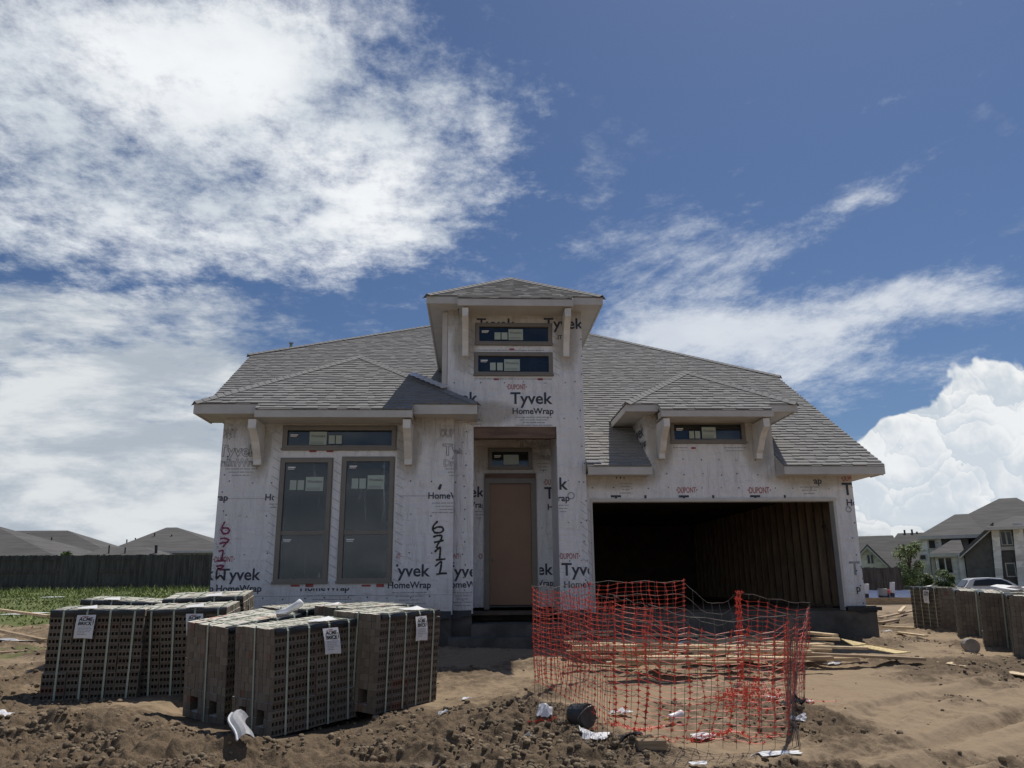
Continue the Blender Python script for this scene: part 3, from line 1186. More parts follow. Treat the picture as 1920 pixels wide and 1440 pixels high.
def build_house():
    # ---- wrapped walls -------------------------------------------------------------
    bay_w = [(-3.58, -1.49, 3.96, 4.40), (-3.59, -2.65, 1.55, 3.79), (-2.46, -1.51, 1.55, 3.81)]
    bay = Wrap(-4.70, -.40, .98, 4.60, YB, .16, bay_w)
    L, H = 'Tyvek', 'HomeWrap'
    bay.logo(440, 1054, px0=399)
    bay.text(L, 411, 488, 1088, bold=.017)
    bay.text(L, 316, 401, 1088, bold=.017)
    bay.text(H, 405, 490, 1110)
    bay.text(H, 318, 400, 1110)
    bay.text(H, 342, 427, 939)
    bay.text(H, 497, 580, 938, clip=(-4.7, -3.68, 0, 9))
    bay.text(H, 563, 655, 1108, clip=(-4, -.4, 1.0, 1.455))
    bay.text(H, 727, 808, 1103)
    bay.text(L, 727, 806, 1081, bold=.017, clip=(-1.42, 0, 0, 9))
    bay.logo(753, 1048, px0=716, clip=(-1.42, 0, 0, 9))
    bay.text(H, 803, 884, 935)
    bay.stroke([(827, 908), (823, 918)], .05, 1)
    bay.text(L, 408, 484, 855, mi=3, outline=True)
    bay.text('DrainWrap', 398, 490, 874, mi=3, outline=True)
    bay.text('DUPONT', 384, 444, 820, mi=3, hs=1.6, outline=True)
    bay.text(L, 830, 905, 853, mi=3, outline=True)
    bay.text('DrainWrap', 832, 912, 874, mi=3, outline=True)
    bay.text('DUPONT', 826, 880, 819, mi=3, hs=1.6, outline=True)
    bay.lines(423, 480, 880, 3)
    bay.lines(836, 870, 880, 3)
    bay.lines(810, 880, 944, 4)
    bay.lines(575, 668, 1118, 3, gap=7)
    bay.lines(735, 800, 1112, 4, gap=7)
    bay.lines(505, 520, 946, 2)
    for z in (3.36, 2.74, 2.06, 1.28):
        bay.fasteners([z], np.arange(-4.5, -.5, .37))
    bay.fasteners(np.arange(1.2, 4.4, .33), (-4.6,))
    for z in (1.32, 3.05):
        bay.rect(-4.7, -3.75 if z > 2 else -.4, z, z + .006, 3)
    bay.rect(-1.4, -.4, 3.09, 3.096, 3)
    for (x0, x1, z0, z1) in ((-3.76, -3.61, 1.5, 4.35), (-2.63, -2.48, 1.6, 3.78), (-1.47, -1.31, 1.5, 4.35)):
        bay.hatch(x0, x1, z0, z1, .17)
    for px in (545, 678):
        A = atY(px, 1100, YB)
        bay.rect(A.x, A.x + .16, A.z, A.z + .035, 2)
        bay.rect(A.x + .26, A.x + .40, A.z - .01, A.z + .045, 2)
    for px in (580, 612):
        A = atY(px, 848, YB)
        bay.rect(A.x, A.x + .13, A.z, A.z + .03, 2)
    # hand-painted lot number, twice
    k = dict(w=.035, mi=4)
    bay.stroke([(821, 977), (813, 985), (811, 993), (815, 999), (826, 999), (832, 994), (829, 988), (820, 988), (813, 992)], **k)
    bay.stroke([(812, 1007), (820, 1004), (829, 1004), (827, 1012), (821, 1020), (818, 1028)], **k)
    bay.stroke([(814, 1017), (824, 1015), (832, 1013)], **k)
    bay.stroke([(815, 1035), (823, 1027), (826, 1026), (825, 1040), (824, 1049)], **k)
    bay.stroke([(817, 1050), (827, 1049), (835, 1048)], **k)
    bay.stroke([(816, 1062), (826, 1053), (828, 1054), (826, 1068), (824, 1075)], **k)
    bay.stroke([(818, 1077), (828, 1075), (838, 1075)], **k)
    k = dict(w=.032, mi=5, jit=.045)
    bay.stroke([(422, 978), (417, 987), (415, 995), (419, 1001), (427, 1000), (431, 995), (427, 990), (418, 990)], **k)
    bay.stroke([(413, 1010), (421, 1009), (430, 1012), (424, 1018), (418, 1026)], **k)
    bay.stroke([(411, 1020), (420, 1017), (428, 1017)], **k)
    bay.stroke([(410, 1034), (419, 1031), (417, 1042), (415, 1050)], **k)
    bay.stroke([(406, 1052), (415, 1051), (423, 1051)], **k)
    bay.stroke([(406, 1062), (414, 1060), (420, 1061), (414, 1066), (406, 1066), (418, 1068)], **k)
    k['mi'] = 4
    bay.stroke([(407, 1068), (406, 1078), (405, 1086), (413, 1078), (420, 1086)], **k)
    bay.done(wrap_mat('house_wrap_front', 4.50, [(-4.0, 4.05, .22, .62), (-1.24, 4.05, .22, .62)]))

    tow = Wrap(-.55, 2.13, .98, 6.86, YT, .16, [(-.03, 1.58, .5, 4.46), (.01, 1.52, 6.12, 6.56), (-.01, 1.52, 5.49, 5.95)])
    tow.logo(988, 730, px0=950)
    tow.text(L, 957, 1036, 757, bold=.017)
    tow.text(H, 961, 1038, 776)
    tow.text(L, 817, 896, 756, bold=.017)
    tow.text(L, 894, 966, 616, bold=.017)
    tow.text(L, 1020, 1094, 616, bold=.017)
    tow.text('IT', 1046, 1054, 636, hs=1.1)
    tow.lines(967, 1035, 783, 4, gap=5)
    tow.lines(880, 905, 790, 2)
    tow.text(L, 984, 1065, 918, bold=.017, clip=(1.59, 2.2, 0, 9))
    tow.text(H, 985, 1068, 940, clip=(1.59, 2.2, 0, 9))
    tow.lines(1046, 1066, 948, 3, clip=(1.59, 2.2, 0, 9))
    tow.logo(1088, 1048, px0=1048)
    tow.text(L, 1053, 1134, 1079, bold=.017)
    tow.text(H, 1058, 1140, 1102)
    tow.logo(864, 1048, px0=826)
    tow.text(L, 833, 911, 1082, bold=.017, clip=(-.55, -.04, 0, 9))
    tow.text(H, 833, 914, 1102, clip=(-.55, -.04, 0, 9))
    tow.text(L, 833, 868, 851, mi=3, outline=True)
    tow.lines(849, 886, 1112, 5, gap=6, clip=(-.55, -.05, 0, 9))
    tow.lines(890, 1035, 711, 1)
    tow.lines(896, 1020, 657, 1)
    for px, py in ((926, 713), (955, 657), (1008, 713)):
        A = atY(px, py, YT)
        tow.rect(A.x, A.x + .10, A.z, A.z + .04, 2)
    tow.fasteners((5.35, 4.62, 3.4, 2.6, 1.9), (-.4, .1, .55, .95, 1.4, 1.75, 2.0))
    tow.fasteners(np.arange(1.2, 4.4, .21), (-.2,))
    tow.fasteners(np.arange(1.2, 6.4, .36), (2.08,))
    for (x0, x1, z0, z1) in ((-.16, -.02, 5.45, 6.5), (1.54, 1.68, 5.45, 6.5), (2.0, 2.13, 1.4, 3.0)):
        tow.hatch(x0, x1, z0, z1, .15)
    vs = [(1.83 + .07 * math.cos(q * math.pi / 8), 3.12 + .07 * math.sin(q * math.pi / 8)) for q in range(16)]
    vi = [(1.83 + .052 * math.cos(q * math.pi / 8), 3.12 + .052 * math.sin(q * math.pi / 8)) for q in range(16)]
    tow.put(vs + vi, [[q, (q + 1) % 16, (q + 1) % 16 + 16, q + 16] for q in range(16)], 3)
    mb = tow.mb
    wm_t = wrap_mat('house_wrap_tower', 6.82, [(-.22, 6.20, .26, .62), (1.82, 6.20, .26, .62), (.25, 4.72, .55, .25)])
    # side walls of the tower
    mb.box(-.55, -.40, YT + .16, 20.2, .98, 6.86)
    mb.box(1.98, 2.13, YT + .16, 20.2, .98, 6.86)
    tow.done(wm_t)
    WRAPM = wm_t

    gar = Wrap(2.13, 7.46, .98, 5.0, YG, .16, [(2.26, 7.05, .5, 3.03), (3.89, 5.38, 4.18, 4.62), (2.13, 3.37, 3.62, 5.1), (5.94, 7.46, 3.62, 5.1)])
    gar.logo(1308, 924, px0=1268)
    gar.logo(1446, 925, px0=1402)
    for a_, b_ in ((1146, 1225), (1274, 1352), (1408, 1487)):
        gar.text(L, a_, b_, 951, bold=.017, clip=(2.13, 7.46, 3.09, 9))
    gar.text(H, 1462, 1541, 907, clip=(6.68, 7.46, 0, 9))
    gar.text(H, 1110, 1190, 898, clip=(2.75, 2.92, 0, 9))
    gar.logo(1616, 902, px0=1577)
    gar.text(L, 1580, 1660, 928, bold=.017)
    gar.text(H, 1588, 1668, 948)
    gar.text(H, 1530, 1614, 1110, clip=(7.30, 7.46, 0, 9))
    gar.text(L, 1594, 1680, 1078, bold=.01, mi=3)
    gar.lines(1162, 1186, 907, 4)
    gar.lines(1500, 1535, 914, 3)
    gar.lines(1358, 1400, 840, 2)
    gar.lines(1262, 1290, 840, 1)
    A = atY(1296, 842, YG)
    gar.rect(A.x, A.x + .09, A.z, A.z + .04, 2)
    gar.fasteners((3.55, 3.28, 3.85), np.arange(2.3, 7.4, .36))
    gar.fasteners(np.arange(1.1, 3.0, .3), (7.38,))
    gar.hatch(2.14, 2.25, 1.2, 3.0, .2)
    vs = [(7.33 + .06 * math.cos(q * math.pi / 8), 2.86 + .06 * math.sin(q * math.pi / 8)) for q in range(16)]
    vi = [(7.33 + .043 * math.cos(q * math.pi / 8), 2.86 + .043 * math.sin(q * math.pi / 8)) for q in range(16)]
    gar.put(vs + vi, [[q, (q + 1) % 16, (q + 1) % 16 + 16, q + 16] for q in range(16)], 3)
    mb = gar.mb
    mb.box(3.37, 3.50, YG + .16, 17.2, 3.4, 4.86)        # dormer cheeks
    mb.box(5.81, 5.94, YG + .16, 17.2, 3.4, 4.86)
    mb.box(7.30, 7.46, YG + .16, 30.0, .98, 3.95)         # garage side wall
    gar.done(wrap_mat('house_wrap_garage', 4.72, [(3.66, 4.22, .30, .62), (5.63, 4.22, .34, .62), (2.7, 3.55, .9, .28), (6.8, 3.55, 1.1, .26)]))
    # dormer cheek printing
    ck = MB()
    for t, z, k in ((L, 4.36, .36), (H, 4.12, .22)):
        vs, fs, uw = text_mesh(t, .02)
        ck.add([(3.366, 16.2 - v[0] * k * 1.2, z + v[1] * k) for v in vs], fs)

    rw = MB()
    rw.box(1.60, 1.975, YT + .165, YD - .002, .99, 4.45)
    rw.box(-.395, -.05, YT + .165, YD - .002, .99, 4.45)
    rw.build('wall', WRAPM, house)
    ent = Wrap(-.40, 1.98, 1.04, 4.70, YD, .10, [(.22, 1.25, 1.0, 3.62), (.29, 1.19, 3.84, 4.27)])
    ent.text(L, 838, 909, 932, bold=.017, clip=(-.4, .16, 0, 9))
    ent.text(H, 836, 911, 952, clip=(-.4, .16, 0, 9))
    ent.logo(1058, 909, px0=1019)
    ent.text(L, 1021, 1098, 935, bold=.017)
    ent.text(H, 1027, 1102, 956)
    ent.text(L, 964, 1037, 1078, bold=.017, clip=(1.32, 3, 0, 9))
    ent.text(H, 964, 1038, 1099, clip=(1.32, 3, 0, 9))
    ent.logo(934, 1048, px0=896, clip=(-.4, .16, 0, 9))
    ent.text(L, 970, 1036, 841, mi=3, outline=True)
    ent.text('DrainWrap', 1000, 1075, 862, mi=3, outline=True)
    ent.lines(1006, 1030, 870, 3)
    ent.lines(890, 908, 960, 3)
    ent.fasteners((3.8, 2.6, 1.6), (-.2, .1, 1.4, 1.7))
    ent.done(wrap_mat('house_wrap_entry', 4.75, [(.74, 4.1, .9, .4)]))

    # back and left walls, loft floor: close the shell
    sh = MB()
    sh.box(-4.70, -4.54, YB + .16, 30, .98, 4.6)
    sh.box(-4.70, 7.46, 30, 30.16, .98, 3.9)
    sh.prism([(18.2, 3.0), (31, 3.0), (31, 7.2), (28.6, 7.3), (20.7, 7.3), (18.2, 5.6)], -5.55, -5.40, axis='X')
    sh.box(-5.40, -4.70, 18.2, 18.35, 3.0, 5.4)
    sh.build('wall', M['trim'], house)
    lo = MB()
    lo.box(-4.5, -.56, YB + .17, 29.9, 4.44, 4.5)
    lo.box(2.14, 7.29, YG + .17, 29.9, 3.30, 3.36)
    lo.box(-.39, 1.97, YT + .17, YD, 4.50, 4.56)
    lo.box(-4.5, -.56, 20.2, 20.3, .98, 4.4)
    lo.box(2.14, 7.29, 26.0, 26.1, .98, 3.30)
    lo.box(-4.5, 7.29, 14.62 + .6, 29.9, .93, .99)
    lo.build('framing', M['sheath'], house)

    # ---- foundation and porch ------------------------------------------------------
    fo = MB()
    fo.box(-4.66, -.42, YB + .02, 30.1, -.2, .985)
    fo.box(-.42, 2.11, YD - .25, 30.1, -.2, .99)
    fo.box(-.42, -.05, YT + .03, YD - .2, -.2, .985)
    fo.box(1.60, 2.11, YT + .03, YD - .2, -.2, .985)
    fo.box(2.11, 7.62, YG - .06, 30.1, -.2, .955)
    fo.box(-.06, 1.61, YT - .35, YD - .24, -.2, .80)
    fo.box(-.46, 2.18, YT - .75, YT + .02, -.2, .60)
    fo.build('foundation', M['slab_dark'], house)
    # ragged black membrane along the foot of the wrap
    for (x0, x1, Y, zt) in ((-4.7, -.42, YB, 1.06), (-.42, -.06, YT, 1.06), (1.59, 2.14, YT, 1.05), (7.04, 7.62, YG - .06, 1.06)):
        me_ = MB()
        n = max(3, int((x1 - x0) / .07))
        for i in range(n):
            a_, b_ = x0 + (x1 - x0) * i / n, x0 + (x1 - x0) * (i + 1) / n
            z0, z1 = zt - .10 - .09 * vnoise(np.array([a_ * 6.]), np.array([3.]))[0], zt - .10 - .09 * vnoise(np.array([b_ * 6.]), np.array([3.]))[0]
            yo = Y - .012 - .03 * vnoise(np.array([a_ * 4.]), np.array([9.]))[0]
            yp = Y - .012 - .03 * vnoise(np.array([b_ * 4.]), np.array([9.]))[0]
            me_.quad((a_, yo, z0), (b_, yp, z1), (b_, Y - .008, zt - .02), (a_, Y - .008, zt - .02))
        if x0 > 7:
            me_.box(7.04, 7.70, YG - .12, YG + .5, .955, 1.02)
        me_.build('flashing_membrane', M['membrane'], house)

    # ---- windows -------------------------------------------------------------------
    W_ = 'Westlake'
    window(-3.58, -1.49, 3.96, 4.40, YB, .075, stick=[(-3.10, -2.78, 4.05, 4.30, W_), (-2.74, -2.63, 4.07, 4.23, ''), (-2.61, -2.50, 4.07, 4.23, '')])
    window(-3.59, -2.65, 1.55, 3.79, YB, .075, mull=2.43, film=True, stick=[(-3.41, -3.29, 3.21, 3.39, ''), (-3.27, -3.15, 3.21, 3.39, ''), (-3.12, -2.80, 3.19, 3.45, W_)])
    window(-2.46, -1.51, 1.55, 3.81, YB, .075, mull=2.43, film=True, stick=[(-2.28, -2.16, 3.23, 3.42, ''), (-2.14, -2.02, 3.23, 3.42, ''), (-1.99, -1.68, 3.22, 3.48, W_)])
    window(.01, 1.52, 6.12, 6.56, YT, .065, stick=[(.38, .50, 6.23, 6.38, ''), (.52, .64, 6.23, 6.38, ''), (.66, .95, 6.22, 6.45, W_)])
    window(-.01, 1.52, 5.49, 5.95, YT, .065, stick=[(.29, .40, 5.59, 5.75, ''), (.43, .54, 5.59, 5.75, ''), (.57, .88, 5.58, 5.82, W_)])
    window(3.89, 5.38, 4.18, 4.62, YG, .065, stick=[(4.26, 4.36, 4.27, 4.42, ''), (4.38, 4.48, 4.27, 4.42, ''), (4.52, 4.80, 4.27, 4.50, W_)])
    window(.29, 1.19, 3.84, 4.27, YD, .065, stick=[(.60, .92, 3.93, 4.14, '')])

    # ---- entry: beam, door ---------------------------------------------------------
    be = MB()
    be.box(-.02, 1.57, YT + .03, YT + .155, 4.24, 4.455)
    be.box(.20, 1.27, YD - .05, YD + .02, 3.64, 3.74)
    be.box(-.39, 1.97, YT + .17, YD - .01, 4.46, 4.495)
    be.build('beam', M['beam'], house)
    fr = MB()
    wallpanel(fr, .19, 1.28, 1.0, 3.64, YD - .03, .14, [(.30, 1.17, .9, 3.53)])
    fr.build('door_frame', M['frame'], house)
    do = MB()
    do.box(.305, 1.165, YD + .03, YD + .075, 1.085, 3.525)
    do.box(.30, 1.17, YD - .01, YD + .03, 1.04, 1.075, 1)
    d = do.build('door', [M['door'], M['black_plastic']], house)
    hb = MB()
    hb.tube([(.375, YD + .03, 1.97), (.375, YD + .005, 1.97), (.375, YD - .01, 1.97)], [.028, .028, .012], 10)
    hb.build('handle', M['steel'], d)

    # ---- garage --------------------------------------------------------------------
    gj = MB()
    wallpanel(gj, 2.23, 7.08, .96, 3.055, YG - .018, .20, [(2.27, 7.03, .9, 3.02)])
    gj.box(2.23, 7.10, YG - .03, YG - .019, 3.035, 3.085)
    gj.build('garage_door_frame', M['trim'], house)
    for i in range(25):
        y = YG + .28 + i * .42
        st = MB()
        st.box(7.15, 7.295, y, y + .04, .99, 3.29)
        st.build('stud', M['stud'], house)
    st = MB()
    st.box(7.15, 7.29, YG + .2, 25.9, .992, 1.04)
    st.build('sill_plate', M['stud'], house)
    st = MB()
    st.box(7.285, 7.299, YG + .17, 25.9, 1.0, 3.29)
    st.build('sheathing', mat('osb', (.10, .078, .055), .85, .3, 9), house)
    cb = MB()
    cb.tube([(7.10, 15.75, 2.55), (7.06, 15.6, 2.62), (7.05, 15.5, 2.6), (7.05, 15.4, 2.45), (7.07, 15.32, 2.2), (7.1, 15.3, 2.0)], .012, 6)
    cb.build('cable', M['black_plastic'], house)

    # ---- roofs ---------------------------------------------------------------------
    hip_roof(-5.12, .04, 14.0, 4.74, .64, (-3.95, -1.14, .25), .19, .145, (14.95, 14.74), YB, -4.70, -.40, 18.9)
    hip_roof(-.96, 2.51, 14.3, 6.98, .615, (-.35, 1.90, .17), .16, .15, (19.6, 19.6), YT, -.55, 2.13, 21.2)
    hip_roof(2.92, 6.32, 14.55, 4.87, .65, (3.55, 5.73, .25), .145, .135, (16.2, 16.2), YG, 3.37, 5.94, 18.2)
    m = .65
    k = math.hypot(1, m)
    y0, z0 = 14.55, 3.66
    sl = (0, 1, m)
    zz = lambda y: z0 + m * (y - y0)
    mb = MB()
    P = lambda x, y: (x - 2.2, (y - y0) * k)
    ax, ay = .9, 24.75
    # right half of the street slope, from behind the dormer up to the peak
    roof_face(mb, (2.2, y0, z0), (1, 0, 0), sl, [P(1.99, 15.02), P(7.92, 15.02), P(7.86, 19.2), P(ax, ay), P(ax - .02, ay - .04)])
    roof_face(mb, (2.2, y0, z0), (1, 0, 0), sl, [P(2.145, y0), P(3.37, y0), P(3.37, 15.02), P(2.145, 15.02)])
    roof_face(mb, (2.2, y0, z0), (1, 0, 0), sl, [P(5.94, y0), P(7.93, y0), P(7.92, 15.02), P(5.94, 15.02)])
    # left half
    roof_face(mb, (2.2, y0, z0), (1, 0, 0), sl, [P(-6.08, 17.55), P(ax - .021, 17.55), P(ax - .021, ay), P(-6.12, 20.65)])
    # clipped gables, back slope
    pk = Vector((ax, ay, zz(ay)))
    R0, R1 = Vector((7.86, 19.2, zz(19.2))), Vector((7.86, 2 * ay - 19.2, zz(19.2)))
    L0, L1 = Vector((-6.12, 20.65, zz(20.65))), Vector((-6.12, 2 * ay - 20.65, zz(20.65)))
    for (A, B, sg) in ((R0, R1, 1), (L0, L1, -1)):
        run = abs(A.x - ax)
        s_ = Vector((-sg * run, 0, pk.z - A.z))
        ln = s_.length
        if sg > 0:
            roof_face(mb, A, (0, 1, 0), s_, [(0, 0), ((B - A).length, 0), (ay - A.y, ln)])
        else:
            roof_face(mb, B, (0, -1, 0), s_, [(0, 0), ((B - A).length, 0), (B.y - ay, ln)])
        hip_cap(mb, A + Vector((sg * .10, -.05, -.02)), pk)
    bk = Vector((0, -1, m))
    roof_face(mb, (7.92, 2 * ay - y0, z0), (-1, 0, 0), bk, [(0, 0), (14.0, 0), (14.04, (20.65 - y0) * k), (7.92 - ax, (ay - y0) * k), (.06, (19.2 - y0) * k)])
    mb.build('roof', [M['shingle'], M['trim']], house)
    # gable ends under the clipped roof
    ge = MB()
    ge.prism([(15.2, 3.0), (34.2, 3.0), (34.2, 3.2), (30.3, zz(19.2) - .12), (19.2, zz(19.2) - .12), (15.2, zz(15.2) - .12)], 7.30, 7.45, axis='X')
    ge.build('gable_wall', M['trim'], house, fix=True)
    eave([(2.145, 3.37, y0, y0 + .03, z0 - .165, z0 - .022)])
    eave([(5.94, 7.92, y0, y0 + .03, z0 - .165, z0 - .022), (5.94, 5.97, y0 + .03, YG, z0 - .165, z0 - .05),
          (7.89, 7.92, y0 + .03, 15.1, z0 - .165, z0 - .02)])
    ec = MB()
    ec.prism([(y0 + .031, z0 - .049), (YG - .004, z0 - .049), (YG - .004, z0 + .24), (y0 + .031, z0 - .03)], 5.945, 5.968, axis='X')
    ec.build('eave_end', M['trim'], house, fix=True)
    rk = MB()
    for x in (7.865,):
        a_, b_ = Vector((x, y0 + .03, z0 - .03)), Vector((x, 19.2, zz(19.2) - .03))
        d = Vector((0, 0, -.16))
        rk.add([a_, b_, b_ + d, a_ + d, a_ + Vector((.03, 0, 0)), b_ + Vector((.03, 0, 0)), b_ + d + Vector((.03, 0, 0)), a_ + d + Vector((.03, 0, 0))], ((0, 1, 2, 3), (7, 6, 5, 4), (0, 4, 5, 1), (3, 2, 6, 7), (0, 3, 7, 4), (1, 5, 6, 2)))
    rk.build('fascia', M['trim'], house)
    so = MB()
    so.box(2.145, 3.37, y0 + .03, YG, z0 - .15, z0 - .135)
    so.box(5.97, 7.89, y0 + .03, YG, z0 - .15, z0 - .135)
    so.box(7.46, 7.89, YG, 30, z0 - .15, z0 - .135)
    so.build('soffit', M['trim'], house)
    # brackets
    for x in (-4.0, -1.24): bracket(x, 13.82, YB, 4.41, 3.66, .14)
    for x in (-.20, 1.80): bracket(x, 14.19, YT, 6.70, 5.86, .12)
    for x in (3.66, 5.60): bracket(x, 14.36, YG, 4.55, 3.85, .12)
    # corner board, vents, foil
    cbd = MB()
    cbd.box(-.66, -.56, YT + .01, YT + .10, 5.2, 6.80)
    cbd.build('corner_board', M['trim'], house)
    for (px, py) in ((546, 643),):
        v = MB()
        q = atY(px, py, 26.0)
        v.tube([(q.x, q.y, q.z - 2.2), (q.x, q.y, q.z - .05), (q.x, q.y, q.z)], [.05, .05, .08], 8)
        v.build('vent_pipe', M['steel'], house)
    fl = MB()
    for i in range(14):
        t0, t1 = i / 14, (i + 1) / 14
        A, B = Vector((-1.30, 15.33, 5.69)), Vector((-.56, 14.60, 5.21))
        p, q = A.lerp(B, t0), A.lerp(B, t1)
        j0, j1 = .02 * (i % 2), .02 * ((i + 1) % 2)
        fl.quad(p + Vector((-.09, -.13, -.055 + j0)), q + Vector((-.09, -.13, -.055 + j1)), q + Vector((.05, .05, .02 + j1)), p + Vector((.05, .05, .02 + j0)))
    fl.build('flashing_strip', M['foil'], house)
    wb = MB()
    wb.box(2.14, 2.42, 14.60, 14.66, 3.735, 3.755)
    wb.build('flashing_strip', M['foil'], house)
    ck.build('wall_lettering', M['ink_navy'], house)


build_ground()
build_house()


# ------------------------------------------------------------------ strapped cubes of brick
def make_pack(L, Wd, H, nb, nw, rows, holes, label, tunnels, straps=4, paper='front', seed=1, rightside=True):
    """origin at the near bottom corner; cored faces look along -y, brick ends along -x"""
    rnd = random.Random(seed)
    root = empty('brick_cube', (0, 0, 0), label, 'brick cube')
    mb = MB()
    bl, bw, bh = L / nb, Wd / nw, H / rows
    lay = {}
    for r in range(rows):
        for i in range(nb):
            key = (i, r // 4)
            if key not in lay:
                lay[key] = (rnd.uniform(-.006, .006), rnd.uniform(-.008, .008))
            gx, gy = lay[key]
            for j in range(nw):
                if not (i in (0, nb - 1) or j in (0, nw - 1) or r == rows - 1 or r == 0):
                    continue
                if i == 0 and any(t0 <= j < t1 and r0 <= r < r1 for (t0, t1, r0, r1) in tunnels):
                    continue
                tone = rnd.random()
                g = .0022
                x0, x1 = i * bl + g + gx, (i + 1) * bl - g + gx
                dx_ = rnd.uniform(-.004, .004) if i in (0, nb - 1) else 0
                x0 += dx_
                x1 += dx_
                y0, y1 = j * bw + g * .7 + gy, (j + 1) * bw - g * .7 + gy
                z0, z1 = r * bh + g * .5, (r + 1) * bh - g * .5
                if r == rows - 1:
                    z1 += rnd.uniform(-.006, .003)
                if j == 0:
                    y0 += rnd.uniform(-.003, .003)
                if j not in (0,):
                    vs = [(x, y, z) for z in (z0, z1) for y in (y0, y1) for x in (x0, x1)]
                    mb.add(vs, ((0, 2, 3, 1), (0, 1, 5, 4), (2, 6, 7, 3)), 0, tone)
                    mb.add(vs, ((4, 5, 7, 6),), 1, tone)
                    mb.add(vs, ((0, 4, 6, 2), (1, 3, 7, 5)), 2, tone)
                    continue
                # near layer: the face shows its cores
                vs = [(x, y, z) for z in (z0, z1) for y in (y0, y1) for x in (x0, x1)]
                mb.add(vs, ((2, 6, 7, 3), (0, 2, 3, 1)), 0, tone)
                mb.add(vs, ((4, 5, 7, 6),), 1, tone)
                mb.add(vs, ((0, 4, 6, 2), (1, 3, 7, 5)), 2, tone)
                hw = (x1 - x0) * .112
                hz0, hz1 = z0 + (z1 - z0) * .27, z0 + (z1 - z0) * .75
                mb.quad((x0, y0, z0), (x1, y0, z0), (x1, y0, hz0), (x0, y0, hz0), 0, tone)
                mb.quad((x0, y0, hz1), (x1, y0, hz1), (x1, y0, z1), (x0, y0, z1), 0, tone)
                xs = [x0]
                st = (x1 - x0) / (holes + .35)
                for q in range(holes):
                    c = x0 + st * (q + .675)
                    a_, b_ = c - hw / 2 + rnd.uniform(-.001, .001), c + hw / 2
                    mb.quad((xs[-1], y0, hz0), (a_, y0, hz0), (a_, y0, hz1), (xs[-1], y0, hz1), 0, tone)
                    xs.append(b_)
                    d = min(.11, Wd * .16)
                    mb.quad((a_, y0, hz0), (a_, y0 + d, hz0), (a_, y0 + d, hz1), (a_, y0, hz1), 0, tone)
                    mb.quad((b_, y0, hz0), (b_, y0, hz1), (b_, y0 + d, hz1), (b_, y0 + d, hz0), 0, tone)
                    mb.quad((a_, y0, hz0), (b_, y0, hz0), (b_, y0 + d, hz0), (a_, y0 + d, hz0), 0, tone)
                    mb.quad((a_, y0, hz1), (a_, y0 + d, hz1), (b_, y0 + d, hz1), (b_, y0, hz1), 0, tone)
                    mb.quad((a_, y0 + d, hz0), (b_, y0 + d, hz0), (b_, y0 + d, hz1), (a_, y0 + d, hz1), 0, tone)
                mb.quad((xs[-1], y0, hz0), (x1, y0, hz0), (x1, y0, hz1), (xs[-1], y0, hz1), 0, tone)
    mb.build('brick_stack', [M['brick'], M['brick_top_lit'], M['brick_end']], root)

    def ribbon(pts, side, name='strap', w=.023):
        s = MB()
        pts = [Vector(p) for p in pts]
        sd = Vector(side) * (w / 2)
        for i in range(len(pts) - 1):
            a_, b_ = pts[i], pts[i + 1]
            n = (b_ - a_).cross(sd).normalized() * -.0015
            s.add([a_ - sd, a_ + sd, b_ + sd, b_ - sd, a_ - sd + n, a_ + sd + n, b_ + sd + n, b_ - sd + n], ((0, 1, 2, 3), (7, 6, 5, 4), (0, 4, 5, 1), (2, 6, 7, 3), (1, 5, 6, 2), (0, 3, 7, 4)), 0)
        s.build(name, M['strap'], root)
    e = .012
    sx = []
    for q in range(straps):
        x = bl * (q + .56) + rnd.uniform(-.012, .012) if straps == nb else L * (q + .5) / straps
        sx.append(x)
        ribbon([(x + rnd.uniform(-.01, .01), -e, .0), (x, -e, H - .03), (x, .008, H + e * .55), (x, Wd * .5, H + e), (x, Wd - .008, H + e * .55), (x, Wd + e, H - .03), (x, Wd + e, 0)], (1, 0, 0))
    y = Wd * .46
    ribbon([(-e, y, .0), (-e, y, H - .02), (.008, y, H + .016), (L * .5, y, H + .018), (L - .008, y, H + .016), (L + e, y, H - .02), (L + e, y, 0)], (0, 1, 0))
    # black edge protector folded over the top edge, pulled in by the straps
    ep = MB()
    n = 30
    prof = lambda x: min([abs(x - s_) for s_ in sx])
    R = []
    for i in range(n + 1):
        x = .01 + (L - .02) * i / n
        k = min(1, prof(x) / .09)
        bulge = .004 + .016 * k
        drop = .062 + .016 * vnoise(np.array([x * 9.]), np.array([seed * 3.3]))[0]
        R.append([(x, .075, H + .004), (x, .03, H + .005 + .003 * k), (x, -bulge * .6, H + .002 - .012 * (1 - k)), (x, -bulge, H - .03), (x, -bulge * .8, H - drop)])
    for i in range(n):
        for j in range(4):
            ep.quad(R[i][j], R[i][j + 1], R[i + 1][j + 1], R[i + 1][j])
    ep.build('edge_protector', M['black_plastic'], root, smooth=True)
    if paper:
        x = sx[2] if paper == 'front' else sx[1]
        pw, ph = .21, .27
        tg = MB()
        tilt = rnd.uniform(-.10, .10)
        ny = 6
        rows_ = []
        for i in range(ny + 1):
            t = i / ny
            zz_ = H - .055 - ph * t
            yy = -.024 - .018 * math.sin(t * 3) - .02 * t * t
            rows_.append([Vector((x - pw / 2 + tilt * t * .3, yy - .004, zz_)), Vector((x + tilt * t * .3, yy, zz_ - tilt * .04)), Vector((x + pw / 2 + tilt * t * .3, yy - .012 * t, zz_ - tilt * .08 - .01 * math.sin(t * 2)))])
        for i in range(ny):
            for j in range(2):
                tg.quad(rows_[i][j], rows_[i + 1][j], rows_[i + 1][j + 1], rows_[i][j + 1])
